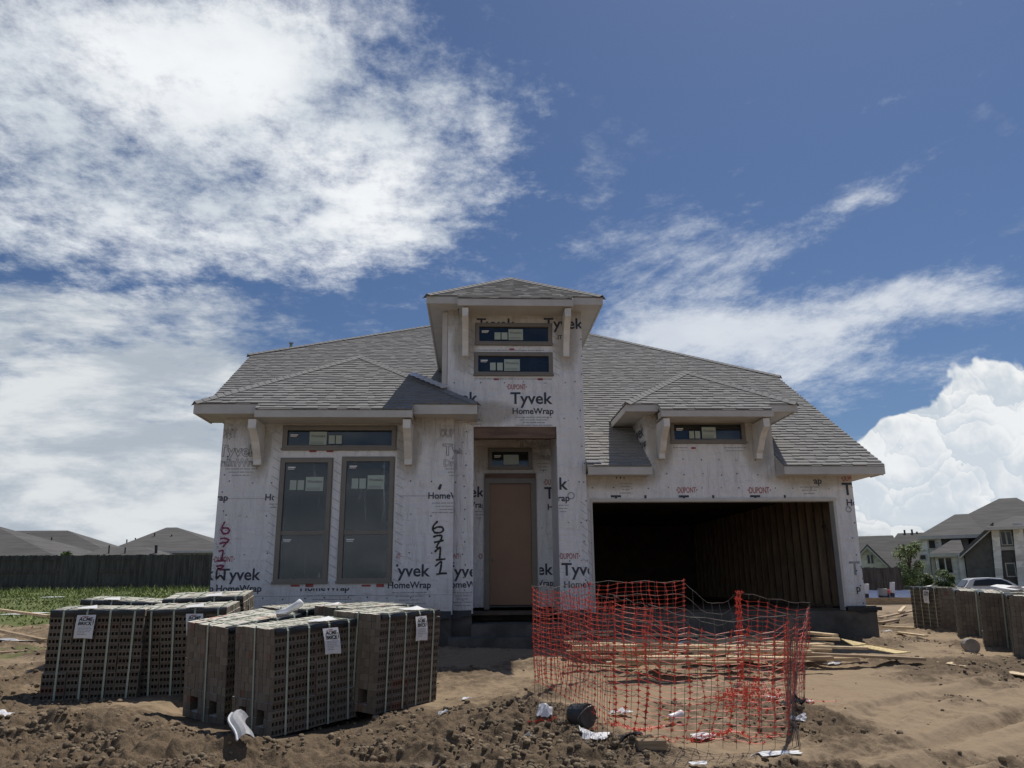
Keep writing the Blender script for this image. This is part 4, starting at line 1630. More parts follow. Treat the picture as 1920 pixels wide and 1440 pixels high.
        # the part of the sheet that lies on top
        top = [[Vector((x - pw * .55, .02, H + .02)), Vector((x + pw * .5, .0, H + .022))], [Vector((x - pw * .72, .13, H + .022)), Vector((x + pw * .35, .10, H + .055))], [Vector((x - pw * .50, .24, H + .02)), Vector((x + pw * .42, .20, H + .03))]]
        for i in range(2):
            tg.quad(top[i][0], top[i][1], top[i + 1][1], top[i + 1][0])

        def on(u, v):
            """point on the hanging sheet: u 0..1 across, v 0..1 down"""
            i = min(ny - 1, int(v * ny))
            f = v * ny - i
            j = 0 if u < .5 else 1
            g = u * 2 - j
            p = rows_[i][j].lerp(rows_[i][j + 1], g).lerp(rows_[i + 1][j].lerp(rows_[i + 1][j + 1], g), f)
            return p + Vector((0, -.004, 0))
        for t, v0, w0, bold in (('ACME', .25, .72, .03), ('BRICK', .43, .74, .03)):
            vs, fs, uw = text_mesh(t, bold)
            k = w0 / uw
            tg.add([on(min(.98, .13 + q[0] * k + q[1] * k * .12), max(.01, v0 - q[1] * k * .78)) for q in vs], fs, 1)
        for i in range(6):
            v0 = .50 + i * .065
            u = .16
            while u < (.78 if i < 4 else .55):
                w = rnd.uniform(.05, .16)
                tg.add([on(u, v0), on(u + w, v0), on(u + w, v0 + .018), on(u, v0 + .018)], ((0, 3, 2, 1),), 3)
                u += w + .03
        tg.add([on(.12, .13), on(.35, .055), (on(.66, .05)), on(.62, .075), on(.36, .085)], ((0, 4, 3, 2, 1),), 2)
        tg.add([on(.90, .18), on(.945, .18), on(.94, .42), on(.90, .38)], ((0, 3, 2, 1),), 1)
        tg.build('paper_tag', [M['paper'], M['spray_black'], M['ink_red'], M['ink_grey']], root)
    return root


def rotm(yaw, tx=0.0, ty=0.0):
    return Matrix.Rotation(math.radians(yaw), 4, 'Z') @ Matrix.Rotation(math.radians(tx), 4, 'X') @ Matrix.Rotation(math.radians(ty), 4, 'Y')


GL, GR_ = 'brick cubes delivered left of the entry', 'brick cubes right of the garage'
PK = []


def place(o, loc, yaw, tx, ty, label, group):
    o.matrix_world = Matrix.Translation(loc) @ rotm(yaw, tx, ty)
    o['label'] = label
    o['group'] = group
    PK.append(o)
    return o


TUN = [(2, 4, 1, 3), (7, 9, 1, 3)]
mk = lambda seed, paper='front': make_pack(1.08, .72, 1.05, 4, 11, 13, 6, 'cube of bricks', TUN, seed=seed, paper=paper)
pD = place(mk(1), (-2.04, 8.52, .04), 48, 1.4, -3.4, 'strapped brick cube nearest the camera, cored face right and two dark fork holes left', GL)
pE = place(mk(2), (-1.08, 9.11, .15), 55, 3.0, -1.1, 'strapped brick cube nearest the front door, its paper tag hanging at upper right', GL)
pC = place(mk(3, None), (-2.74, 9.27, .03), 56, 4.5, -6.0, 'untagged brick cube leaning against the left side of the nearest cube, showing brick ends', GL)
pA = place(mk(4, 'left'), (-5.2, 10.15, .20), 11, 2.8, .4, 'leftmost brick cube, standing in churned mud with its tag on the front', GL)
pB = place(mk(5), (-4.22, 10.5, .18), 3.7, 5.5, -1.5, 'brick cube pressed against the right side of the leftmost cube', GL)
pF = place(copy_tree(pA), (-5.58, 11.58, .30), 5, 3.4, 3.0, 'brick cube standing behind the leftmost one, only its black top edge showing', GL)
pG = place(copy_tree(pB), (-4.26, 11.35, .30), 5, 6.5, -1.8, 'farthest left brick cube with a white sheet on its pale top, near the house corner', GL)
pJ = place(copy_tree(pE), (-2.25, 10.28, .17), 52, 3.5, -1.5, 'brick cube behind the nearest pair, only its pale top in view', GL)
pK = place(copy_tree(pC), (-1.46, 9.90, .19), 55, 2.6, -1.0, 'brick cube behind the one nearest the front door, only its pale top showing', GL)


def rpack(px, Y, yaw, base, src, label, tx=-2.0, ty=1.5):
    c = atY(px, 1200, Y)
    u = Vector((math.cos(math.radians(yaw)), math.sin(math.radians(yaw)), 0))
    return place(copy_tree(src), (c.x - u.x * 1.08, c.y - u.y * 1.08, base), yaw, tx, ty, label, GR_)


rpack(1769, 16.6, -90, .30, pD, 'tagged brick cube right of the garage, the farthest of its row', -1, .5)
rpack(1801, 15.2, -119, .28, pC, 'second farthest brick cube of the row right of the garage, over the fallen bucket')
rpack(1846, 13.7, -121, .27, pC, 'third brick cube of the row right of the garage, with two fork holes showing')
rpack(1899, 12.5, -122, .24, pC, 'nearest brick cube of the row right of the garage, cut by the frame')
for q, (px, py, Y) in enumerate(((1905, 1102, 14.0), (1922, 1108, 12.9))):
    A = atY(px, py, Y)
    s = MB()
    for i in range(6):
        a_, b_ = i / 6, (i + 1) / 6
        z0, z1 = .03 * math.sin(a_ * 7 + q), .03 * math.sin(b_ * 7 + q)
        s.quad((A.x - .35 + .8 * a_, A.y - .2, A.z + z0), (A.x - .35 + .8 * b_, A.y - .2, A.z + z1), (A.x - .25 + .8 * b_, A.y + .35, A.z + .03 + z1), (A.x - .25 + .8 * a_, A.y + .35, A.z + .03 + z0))
    tag(s.build('plastic_sheet', M['paper']), ('crumpled white sheet on the third brick cube right of the garage', 'white sheet on the nearest brick cube at the right edge')[q], 'plastic sheet', 'white sheets on the right brick cubes')
# a rolled paper on top of the nearest cubes
s = MB()
A = atY(545, 1130, 9.6)
A.z = 1.20
pts = [A + Vector((-.16, 0, .0)), A + Vector((-.05, .02, .025)), A + Vector((.08, .03, .10)), A + Vector((.12, .03, .14))]
s.tube(pts, [.04, .045, .045, .04], 10)
s.quad(A + Vector((-.32, -.10, .0)), A + Vector((-.02, -.10, .01)), A + Vector((-.02, .12, .01)), A + Vector((-.30, .10, .0)))
tag(s.build('paper_roll', M['paper'], smooth=True), 'curled white paper lying on top of the nearest brick cubes', 'paper')


# ------------------------------------------------------------------ wire mesh ring with orange netting
def ring_points():
    base = {'A': (1003, 1312), 'B': (1150, 1402), 'C': (1210, 1413), 'D': (1478, 1402), 'E': (1507, 1302), 'F': (1388, 1282), 'G': (1283, 1274), 'H': (1105, 1276)}
    top = {'A': (996, 1098), 'B': (1150, 1118), 'C': (1215, 1134), 'D': (1474, 1150), 'E': (1519, 1131), 'F': (1385, 1110), 'G': (1283, 1090), 'H': (1105, 1090)}
    P = {}
    for k in base:
        b_ = onground(*base[k])
        t = atY(*top[k], b_.y)
        P[k] = (b_, t)
    return P


RP = ring_points()


def panel(k0, k1, s, t, sag=0.0):
    """point on the ring between two posts: s along, t up"""
    b0, t0 = RP[k0]
    b1, t1 = RP[k1]
    p = b0.lerp(b1, s).lerp(t0.lerp(t1, s), t)
    d = (b1 - b0).normalized()
    n = Vector((d.y, -d.x, 0))
    w = math.sin(s * math.pi)
    nz = float(fbm(np.array([s * 3 + ord(k0)]), np.array([t * 2.]), 3, 5)[0]) - .5
    return p + n * (w * .10 * nz * 2) + Vector((0, 0, -sag * w * t))


wm = MB()
SAG = {'AB': .02, 'BC': .0, 'CD': .10, 'DE': .10, 'EF': .02, 'FG': .22, 'GH': .0, 'HA': .03}
LEN = {}
for k0, k1 in zip('ABCDEFGH', 'BCDEFGHA'):
    L_ = (RP[k0][0] - RP[k1][0]).length
    nv = max(2, int(L_ / .125))
    for i in range(nv):
        s_ = i / nv
        jj = random.uniform(-.012, .012)
        lean = .22 if k0 == 'F' else .02
        pts = [panel(k0, k1, min(1, max(0, s_ + jj * t + lean * t * t * (1 - s_))), t * 1.0, SAG[k0 + k1]) for t in (0, .2, .4, .6, .8, 1.0)]
        pts[0].z -= .06
        wm.tube(pts, .0024, 4, cap=False)
    for j in range(8):
        t = .03 + j * .138
        t = min(t, 1)
        pts = [panel(k0, k1, q / 10, t + .012 * math.sin(q * 1.7 + j), SAG[k0 + k1]) for q in range(11)]
        wm.tube(pts, .0024, 4, cap=False)
# twisted joint at the near right corner
for q in range(6):
    b_, t_ = RP['D']
    o_ = Vector((random.uniform(-.05, .06), random.uniform(-.03, .03), 0))
    wm.tube([b_ + o_ + Vector((.02, -.12, -.08)), b_.lerp(t_, .4) + o_ * .6, b_.lerp(t_, .75) + o_, t_ + o_ * 1.6], .003, 4, cap=False)
tag(wm.build('wire_mesh_ring', M['wire']), 'bent ring of welded wire mesh standing on the dirt before the garage', 'wire mesh')

net = MB()


def star(p, ex, ez, r):
    n = ex.cross(ez).normalized() * .0012
    vs = []
    for q in range(8):
        g = q * math.pi / 4
        rr = r if q % 2 == 0 else r * .34
        vs.append(p + ex * (rr * math.cos(g) * 1.05) + ez * (rr * math.sin(g) * .9))
    net.add([v - n for v in vs] + [v + n for v in vs], (list(range(8)), list(range(15, 7, -1)), *[(i, i + 8, (i + 1) % 8 + 8, (i + 1) % 8) for i in range(8)]), 0)


def netpanel(k0, k1, t0, t1, s0=0, s1=1, cw=.118, chh=.056, off=-.02, droop=.03, vr=.0027):
    L_ = (RP[k0][0] - RP[k1][0]).length * (s1 - s0)
    Hh = (RP[k0][1] - RP[k0][0]).length * (t1 - t0)
    nu, nv = max(2, int(L_ / cw)), max(3, int(Hh / chh))
    d = (RP[k1][0] - RP[k0][0]).normalized()
    n = Vector((d.y, -d.x, 0))
    G = []
    for i in range(nu + 1):
        col_ = []
        u = s0 + (s1 - s0) * i / nu
        ph = ord(k0) * 1.3
        for j in range(nv + 1):
            t = t0 + (t1 - t0) * j / nv
            p = panel(k0, k1, u, t, SAG[k0 + k1])
            w = math.sin(math.pi * ((i / nu * 3) % 1))
            p = p + n * off + Vector((0, 0, -droop * w * (j / nv)))
            p = p + n * (.05 * (float(fbm(np.array([u * 5 + ph]), np.array([t * 4.]), 3, 9)[0]) - .5)) + d * (.10 * (float(fbm(np.array([u * 4 + ph]), np.array([t * 3.]), 2, 19)[0]) - .5)) + Vector((0, 0, .09 * (float(fbm(np.array([u * 4. + ph]), np.array([t * 2.5]), 2, 29)[0]) - .5)))
            col_.append(p)
        G.append(col_)
    for i in range(nu + 1):
        net.tube(G[i], vr, 3, cap=False)
    for j in range(nv + 1):
        net.tube([G[i][j] for i in range(nu + 1)], .0022, 3, cap=False)
    for i in range(nu + 1):
        for j in range(nv + 1):
            a_ = G[min(i + 1, nu)][j] - G[max(i - 1, 0)][j]
            b_ = G[i][min(j + 1, nv)] - G[i][max(j - 1, 0)]
            star(G[i][j], a_.normalized(), b_.normalized(), random.uniform(.018, .037))


netpanel('A', 'B', .10, .97)
netpanel('B', 'C', .08, .95, cw=.115)
netpanel('C', 'D', .10, .93, cw=.135, droop=.07)
netpanel('D', 'E', .15, .90)
netpanel('E', 'F', .10, .93)
netpanel('G', 'H', .20, .99, cw=.115, droop=.02)
netpanel('H', 'A', .10, .97)
# gathered rope of netting at the back post and a heap of it inside
b_, t_ = RP['F']
for q in range(5):
    pts = []
    for i in range(14):
        f = i / 13
        pts.append(b_.lerp(t_, f) + Vector((.035 * math.sin(f * 15 + q * 1.3), .035 * math.cos(f * 13 + q * 2.1), 0)))
    net.tube(pts, .0045, 3, cap=False)
    for p in pts:
        star(p, Vector((random.uniform(-1, 1), random.uniform(-1, 1), .2)).normalized(), Vector((random.uniform(-.3, .3), 0, 1)).normalized(), .032)


def heap(cx, cy, rx, ry, hz, n):
    for q in range(n):
        g0 = random.uniform(0, 6.28)
        pts = []
        x, y = cx + random.gauss(0, rx * .5), cy + random.gauss(0, ry * .5)
        for i in range(9):
            x += .07 * math.cos(g0)
            y += .07 * math.sin(g0) * ry / rx
            g0 += random.uniform(-.6, .6)
            w = math.exp(-(((x - cx) / rx) ** 2 + ((y - cy) / ry) ** 2))
            pts.append(Vector((x, y, ground_at(x, y) + .01 + hz * w * random.random())))
        net.tube(pts, .0028, 3, cap=False)
        for p in pts[::2]:
            star(p, Vector((random.uniform(-1, 1), random.uniform(-1, 1), random.uniform(-.5, .5))).normalized(), Vector((random.uniform(-.5, .5), random.uniform(-.5, .5), 1)).normalized(), .026)


c = onground(1425, 1322)
heap(c.x, c.y, .42, .35, .24, 40)
c = onground(1330, 1392)
heap(c.x, c.y, .75, .07, .05, 14)
c = onground(1120, 1368)
heap(c.x, c.y, .45, .10, .05, 12)
tag(net.build('safety_netting', M['orange']), 'orange plastic safety netting tied round the wire mesh ring', 'safety netting')


# ------------------------------------------------------------------ lumber
BD = 'loose boards in front of the garage'


def board(p0, p1, w, h, lift=(0, 0), m='wood', label='pale board lying in the scattered lumber between netting ring and garage', group=BD, roll=0.0, Z=None):
    A, B = onground(*p0), onground(*p1)
    A.z = float(gz0(A.x, A.y)) + .02 + lift[0]
    B.z = float(gz0(B.x, B.y)) + .02 + lift[1]
    # keep the seen end points: re-cast at the lifted height
    A2, B2 = atZ(*p0, A.z + h), atZ(*p1, B.z + h)
    A, B = Vector((A2.x, A2.y, A.z)), Vector((B2.x, B2.y, B.z))
    d = B - A
    L_ = d.length
    mb = MB()
    e = .004
    prof = [(-w / 2 + e, 0), (w / 2 - e, 0), (w / 2, e), (w / 2, h - e), (w / 2 - e, h), (-w / 2 + e, h), (-w / 2, h - e), (-w / 2, e)]
    mb.prism([(p[0], p[1]) for p in prof], 0, L_, axis='X')
    o = mb.build('board', M[m], fix=True)
    x = d.normalized()
    z = Vector((0, 0, 1))
    y = z.cross(x).normalized()
    z = x.cross(y)
    R3 = Matrix((x, y, z)).transposed().to_4x4() @ Matrix.Rotation(roll, 4, 'X')
    o.matrix_world = Matrix.Translation(A) @ R3
    tag(o, label, 'board', group)
    return o


rb = [((1064, 1180), (1141, 1178)), ((1086, 1188), (1142, 1188)), ((1058, 1192), (1090, 1190)), ((1075, 1198), (1219, 1193)), ((1074, 1203), (1250, 1201)), ((1073, 1210), (1194, 1208)), ((1073, 1215), (1219, 1214)),
      ((1161, 1224), (1262, 1222)), ((1148, 1236), (1302, 1235)), ((1227, 1200), (1500, 1211)), ((1280, 1204), (1382, 1204)), ((1270, 1210), (1394, 1209)), ((1362, 1227), (1496, 1228)), ((1280, 1238), (1560, 1230)),
      ((1330, 1216), (1520, 1219)), ((1484, 1204), (1547, 1203)), ((1300, 1222), (1440, 1221)), ((1200, 1230), (1330, 1229)), ((1420, 1197), (1520, 1200)), ((1310, 1196), (1430, 1197)), ((1120, 1205), (1210, 1206)), ((1240, 1215), (1370, 1216)),
      ((1100, 1183), (1230, 1185)), ((1110, 1219), (1240, 1218)), ((1330, 1233), (1470, 1232)), ((1180, 1212), (1330, 1211)), ((1400, 1205), (1480, 1207)), ((1090, 1229), (1200, 1230)), ((1440, 1214), (1560, 1217)), ((1210, 1188), (1310, 1190)), ((1350, 1190), (1440, 1192)), ((1230, 1240), (1390, 1240))]
rb += [((p0[0] + random.uniform(-22, 22), p0[1] + dy), (p1[0] + random.uniform(-40, 22), p1[1] + dy + random.uniform(-1.5, 1.5))) for (p0, p1) in rb[:22] for dy in (random.choice((-3.5, 3, 4.5)),)]
for q, (p0, p1) in enumerate(rb):
    up_ = (.03 + .045 * (q % 3))
    wd = random.choice((.14, .10, .19, .14))
    m_ = 'wood' if q % 5 != 3 else 'wood_old'
    lb = 'pale board lying in the scattered lumber between netting ring and garage' if m_ == 'wood' else 'weathered brown board in the scattered lumber between netting ring and garage'
    board(p0, p1, wd, .038, (up_, up_ + random.uniform(-.02, .03)), m_, lb)
board((1517, 1184), (1566, 1189), .12, .04, (.22, .22), label='short thick board end right of the ring, topmost by the garage slab')
board((1521, 1195), (1574, 1196), .12, .04, (.15, .15), label='short board just below the topmost one by the garage slab')
board((1480, 1209), (1626, 1213), .12, .038, (.10, .09), label='board reaching right out of the netting ring under the plywood strip')
board((1470, 1221), (1731, 1233), .14, .038, (.09, .02), 'wood_old', label='longest brown board, pointing right past the plywood strip')
board((1480, 1231), (1611, 1235), .14, .038, (.02, .02), label='lowest board right of the ring, flat on the sand')
board((1765, 1240), (1935, 1266), .22, .016, (.01, .01), label='thin pale plywood strip lying alone on the dirt at right', group=None)
board((-20, 1139), (92, 1153), .09, .05, (.15, .15), label='long pale board on the dirt left of the leftmost brick cube, by the grass', group='boards left of the brick cubes')
board((-20, 1176), (84, 1198), .10, .05, (.10, .02), 'wood_old', label='brown board slanting down to the leftmost brick cube', group='boards left of the brick cubes')
board((-10, 1222), (60, 1219), .16, .02, (.02, .02), 'wood_old', label='flat muddy plank at the left edge of the photo', group='boards left of the brick cubes')
RBK = 'scrap boards behind the garage corner'
board((1648, 1157), (1714, 1143), .14, .04, (.06, .10), 'wood_old', label='tilted scrap plank between the house corner and the far brick cube', group=RBK)
board((1686, 1146), (1696, 1136), .09, .04, (.16, .25), label='short scrap stick propped up near the blue sheeting', group=RBK)
board((1655, 1173), (1714, 1176), .10, .04, (.06, .06), label='pale scrap board flat behind the house corner', group=RBK)
board((1683, 1184), (1736, 1191), .09, .03, (.02, .02), label='pale scrap board at the foot of the far brick cube', group=RBK)
board((1648, 1166), (1682, 1160), .12, .05, (.05, .05), 'wood_old', label='chunky scrap block behind the house corner', group=RBK)
# plywood strip
pl = MB()
c4_ = [atZ(x, y, z) for (x, y, z) in ((1576, 1197, .58), (1626, 1207, .53), (1708, 1222, .43), (1680, 1225, .43), (1600, 1210, .5))]
pl.add(c4_ + [p - Vector((0, 0, .014)) for p in c4_], ((0, 4, 3, 2, 1), (5, 6, 7, 8, 9), *[(i, i + 5, (i + 1) % 5 + 5, (i + 1) % 5) for i in range(5)]))
tag(pl.build('plywood_strip', mat('osb_board', (.66, .52, .26), .8, .22, 26), fix=True), 'pale yellow strip of plywood on the board pile right of the ring', 'plywood')


# ------------------------------------------------------------------ litter on the dirt
def crumple(name, px, py, sx, sy, hz, m, label, cat, seed=0, group=None, n=7, th=.004):
    c = onground(px, py)
    mb = MB()
    G = []
    for i in range(n):
        r = []
        for j in range(n):
            u, v = i / (n - 1) - .5, j / (n - 1) - .5
            x, y = c.x + u * sx, c.y + v * sy
            k = float(fbm(np.array([u * 4 + seed]), np.array([v * 4 + seed * 2.3]), 4, seed)[0])
            edge = 1 - max(abs(u), abs(v)) * 1.2
            x += (k - .5) * sx * .5
            r.append(Vector((x, y, ground_at(x, y) + .01 + hz * k * (0.4 + edge))))
        G.append(r)
    for i in range(n - 1):
        for j in range(n - 1):
            mb.quad(G[i][j], G[i + 1][j], G[i + 1][j + 1], G[i][j + 1])
    o = mb.build(name, M[m])
    sol = o.modifiers.new('thick', 'SOLIDIFY')
    sol.thickness = th
    return tag(o, label, cat, group)


LT = 'litter scattered on the dirt'
# dark bucket on its side inside the ring
c = onground(1092, 1372)
bk = empty('bucket', c, 'dark grey bucket lying on its side inside the netting ring', 'bucket')
ax_ = Vector((.62, -.78, .04)).normalized()
p0 = c + Vector((-.08, .10, .125))
b_ = MB()
prof = [(0, .118), (.02, .125), (.20, .135), (.205, .142), (.225, .142), (.23, .135), (.26, .138), (.262, .128), (.05, .115), (.03, .05)]
b_.tube([p0 + ax_ * q[0] * .85 for q in prof], [q[1] * .85 for q in prof], 20)
b_.build('shell', mat('grey_bucket_plastic', (.055, .058, .06), .5, .15, 6), bk)
h = MB()
h.tube([p0 + ax_ * .19 + Vector((.10 * math.cos(t), .07 * math.cos(t), -.02 + .12 * math.sin(t))) + ax_ * (.08 * math.sin(t)) for t in np.linspace(0, math.pi, 9)], .004, 5)
h.build('handle', M['steel'], bk)
# white tube
c = onground(1268, 1366)
tb = empty('caulk_tube', c, 'white plastic tube with a dirty nozzle lying inside the ring', 'tube')
d = Vector((.78, .56, .12)).normalized()
p0 = c + Vector((-.07, 0, .06))
b_ = MB()
b_.tube([p0 + d * q[0] for q in ((0, .01), (.002, .035), (.01, .037), (.17, .037), (.175, .041), (.20, .041), (.202, .034))], [.02, .035, .037, .037, .041, .041, .036], 14)
b_.build('barrel', M['white_plastic'], tb, smooth=True)
b_ = MB()
b_.tube([p0, p0 - d * .03, p0 - d * .075], [.016, .013, .006], 8)
b_.build('nozzle', M['yellow'], tb, smooth=True)
# fallen drum by the right cubes
c = onground(1822, 1222)
dr = empty('bucket', c, 'pale mud-caked bucket tipped over at the foot of the right brick cubes', 'bucket')
d = Vector((-.25, -.95, -.05)).normalized()
p0 = c + Vector((.05, .18, .11))
b_ = MB()
pr = [(0, .12), (.01, .145), (.30, .165), (.31, .172), (.34, .172), (.345, .155), (.02, .12), (.01, .02)]
b_.tube([p0 + d * q[0] * .72 for q in pr], [q[1] * .72 for q in pr], 18)
b_.build('shell', mat('muddy_plastic', (.36, .34, .32), .6, .35, 7, c2=(.25, .21, .17)), dr)
# bent sheet of black-and-white siding in the mud, front left
c = onground(440, 1430)
mb = MB()
G = []
for i in range(9):
    r = []
    t = i / 8
    for j in range(5):
        u = j / 4
        p = Vector((c.x - .10 + .13 * u + .13 * t * t - .02 * math.sin(t * 6), c.y + .16 - .26 * t + .08 * u, c.z + .19 * (1 - t) ** .8 * (1 - .25 * u) + .02 + .05 * math.sin(u * 3.1)))
        r.append(p)
    G.append(r)
for i in range(8):
    for j in range(4):
        mb.quad(G[i][j], G[i + 1][j], G[i + 1][j + 1], G[i][j + 1])
for r0, r1 in zip(G, G[1:]):
    mb.tube([r0[0], r1[0]], .012, 6, 1, cap=True)
o = mb.build('bent_sheet', [mat('grey_sheet', (.36, .36, .37), .5, .1, 6), M['paper']])
o.modifiers.new('thick', 'SOLIDIFY').thickness = .006
tag(o, 'bent grey and white sheet stuck in the mud before the nearest brick cubes', 'sheet scrap')
for i, (px, py, sx, sy, hz, m, nm, lb, ct) in enumerate([
        (1488, 1338, .22, .18, .14, 'cloth_dark', 'glove', 'crumpled dark glove on the sand right of the netting ring', 'glove'),
        (1120, 1392, .34, .22, .05, 'paper', 'plastic_wrap', 'torn clear-white wrapping under the dark bucket', 'plastic wrap'),
        (1022, 1362, .16, .14, .07, 'paper', 'plastic_bag', 'small white bag scrap in the clods left of the dark bucket', 'plastic bag'),
        (1165, 1343, .20, .14, .09, 'white_plastic', 'paper_cup', 'squashed white cup inside the ring behind the bucket', 'cup'),
        (1318, 1390, .22, .12, .06, 'white_plastic', 'plastic_bottle', 'flattened clear bottle at the front foot of the ring', 'bottle'),
        (1498, 1364, .16, .06, .02, 'paper', 'paper_scrap', 'white paper strip on the sand below the dark glove', 'paper scrap'),
        (1515, 1318, .14, .12, .03, 'paper', 'paper_scrap', 'torn white paper just right of the ring, above the dark glove', 'paper scrap'),
        (1450, 1310, .16, .12, .05, 'paper', 'paper_scrap', 'white scraps beside the heap of orange netting', 'paper scrap'),
        (1455, 1420, .40, .20, .02, 'paper', 'plastic_sheet', 'pale flat plastic scrap outside the near right corner of the ring', 'plastic sheet'),
        (1310, 1437, .13, .09, .05, 'paper', 'paper_scrap', 'white scrap at the bottom edge of the photo below the ring', 'paper scrap'),
        (992, 1413, .10, .08, .05, 'paper', 'paper_scrap', 'white scrap among the clods left of the ring', 'paper scrap'),
        (830, 1353, .10, .08, .03, 'paper', 'paper_scrap', 'pale scrap on the mud below the cube by the door', 'paper scrap'),
        (875, 1315, .12, .08, .03, 'paper', 'paper_scrap', 'white scrap on the sand halfway between brick cube and ring', 'paper scrap'),
        (1185, 1405, .2, .14, .06, 'cloth_dark', 'plastic_bag', 'dark bag scrap at the near left corner of the ring', 'plastic bag'),
        (1365, 1222, .10, .10, .12, 'blue', 'plastic_scrap', 'blue-grey plastic scrap on the boards behind the ring', 'plastic scrap'),
        (1158, 1234, .30, .2, .05, 'cloth_dark', 'plastic_bag', 'dark rag by the front end of the board pile', 'rag'),
        (1286, 1218, .45, .3, .16, 'paper', 'paper_sack', 'torn pale paper sack on the boards behind the ring', 'paper sack'),
        (1562, 1245, .2, .12, .05, 'paper', 'paper_scrap', 'white scraps in front of the lowest board', 'paper scrap'),
        (975, 1197, .5, .06, .04, 'paper', 'paper_scrap', 'white strip lying in the shade at the porch step', 'paper scrap'),
        (1665, 1190, .2, .12, .05, 'paper', 'paper_scrap', 'white scraps at the foot of the garage corner', 'paper scrap'),
        (22, 1212, 1.2, .3, .08, 'paper', 'plastic_sheet', 'long white sheet flattened on the dirt at the left edge', 'plastic sheet'),
        (45, 1154, 1.1, .25, .06, 'paper', 'plastic_sheet', 'grey-white sheet under the long pale board at left', 'plastic sheet'),
        (98, 1121, .8, .6, .05, 'paper', 'paper_scrap', 'white scrap on the far grass behind the leftmost cube', 'paper scrap'),
        (3, 1357, .16, .12, .05, 'paper', 'paper_scrap', 'white scrap in the clods at the bottom left edge', 'paper scrap')]):
    crumple(nm, px, py, sx, sy, hz, m, lb, ct, seed=i + 3, group=LT)
# small broken brick lumps
c = onground(1055, 1370)
for q, (ox, oy, sz, m) in enumerate(((0, 0, .07, 'mud'), (.14, -.02, .05, 'concrete'))):
    mb = MB()
    bm = bmesh.new()
    bmesh.ops.create_icosphere(bm, subdivisions=2, radius=sz)
    for v in bm.verts:
        v.co *= .75 + .5 * float(fbm(np.array([v.co.x * 14 + q * 5]), np.array([v.co.y * 14 + v.co.z * 9]), 3, 7)[0])
    mb.add([v.co + c + Vector((ox, oy, sz * .8)) for v in bm.verts], [[v.index for v in f.verts] for f in bm.faces])
    bm.free()
    tag(mb.build('rubble_lump', M[m]), ('dark round lump left of the dark bucket', 'grey concrete lump touching the left of the dark bucket')[q], 'rubble', 'rubble beside the bucket')
mb = MB()
c = onground(1222, 1416)
mb.box(c.x - .13, c.x + .13, c.y - .06, c.y + .06, c.z - .02, c.z + .06)
tag(mb.build('wood_block', M['wood_old'], fix=True), 'short dark wood block at the near edge of the ring', 'wood block')


# ------------------------------------------------------------------ loose clods over the churned ground
def scatter_clods():
    bm = bmesh.new()
    bmesh.ops.create_icosphere(bm, subdivisions=2, radius=1)
    V0 = np.array([v.co[:] for v in bm.verts])
    F0 = np.array([[v.index for v in f.verts] for f in bm.faces])
    bm.free()
    var = []
    for k in range(10):
        d = .25 + 1.5 * fbm(V0[:, 0] * 2.6 + k * 9 + V0[:, 2] * 1.3, V0[:, 1] * 2.6 + V0[:, 2] * 2.1 + 40, 5, k, .75)
        var.append(V0 * d[:, None])
    N = 80000
    xs = RNG.uniform(-8, 9.5, N)
    ys = 5.9 + 10.5 * RNG.random(N) ** 1.5
    p = clod_amount(xs, ys) * (1 - wet_amount(xs, ys))
    p = p * np.clip(fbm(xs * 2.2, ys * 2.2, 3, 88) * 3.2 - 1.0, .1, 1.2)
    keep = RNG.random(N) < np.clip(p * 1.25 - .18, .006, 1)
    xs, ys, p = xs[keep], ys[keep], p[keep]
    zs = gz(xs, ys)
    sz = np.exp(RNG.normal(math.log(.0085), .75, len(xs))) * (.7 + .7 * p)
    sz = np.minimum(sz, .033)
    VV, FF = [], []
    for i in range(len(xs)):
        v = var[i % 10]
        g = RNG.uniform(0, 6.28)
        c_, s_ = math.cos(g), math.sin(g)
        w = np.stack([v[:, 0] * c_ - v[:, 1] * s_, v[:, 0] * s_ + v[:, 1] * c_, v[:, 2] * .72], -1) * sz[i]
        w += (xs[i], ys[i], zs[i] + sz[i] * .25)
        VV.append(w)
        FF.append(F0 + i * len(V0))
    V, Fc = np.concatenate(VV), np.concatenate(FF)
    me = bpy.data.meshes.new('mud_clods')
    me.vertices.add(len(V))
    me.vertices.foreach_set('co', V.reshape(-1))
    me.loops.add(Fc.size)
    me.loops.foreach_set('vertex_index', Fc.reshape(-1))
    me.polygons.add(len(Fc))
    me.polygons.foreach_set('loop_start', np.arange(0, Fc.size, 3))
    me.polygons.foreach_set('loop_total', np.full(len(Fc), 3))
    me.update()
    me.materials.append(M['mud'])
    o = bpy.data.objects.new('mud_clods', me)
    COL.objects.link(o)
    tag(o, 'loose clods of brown mud strewn over the churned ground', 'mud', kind='stuff')


scatter_clods()


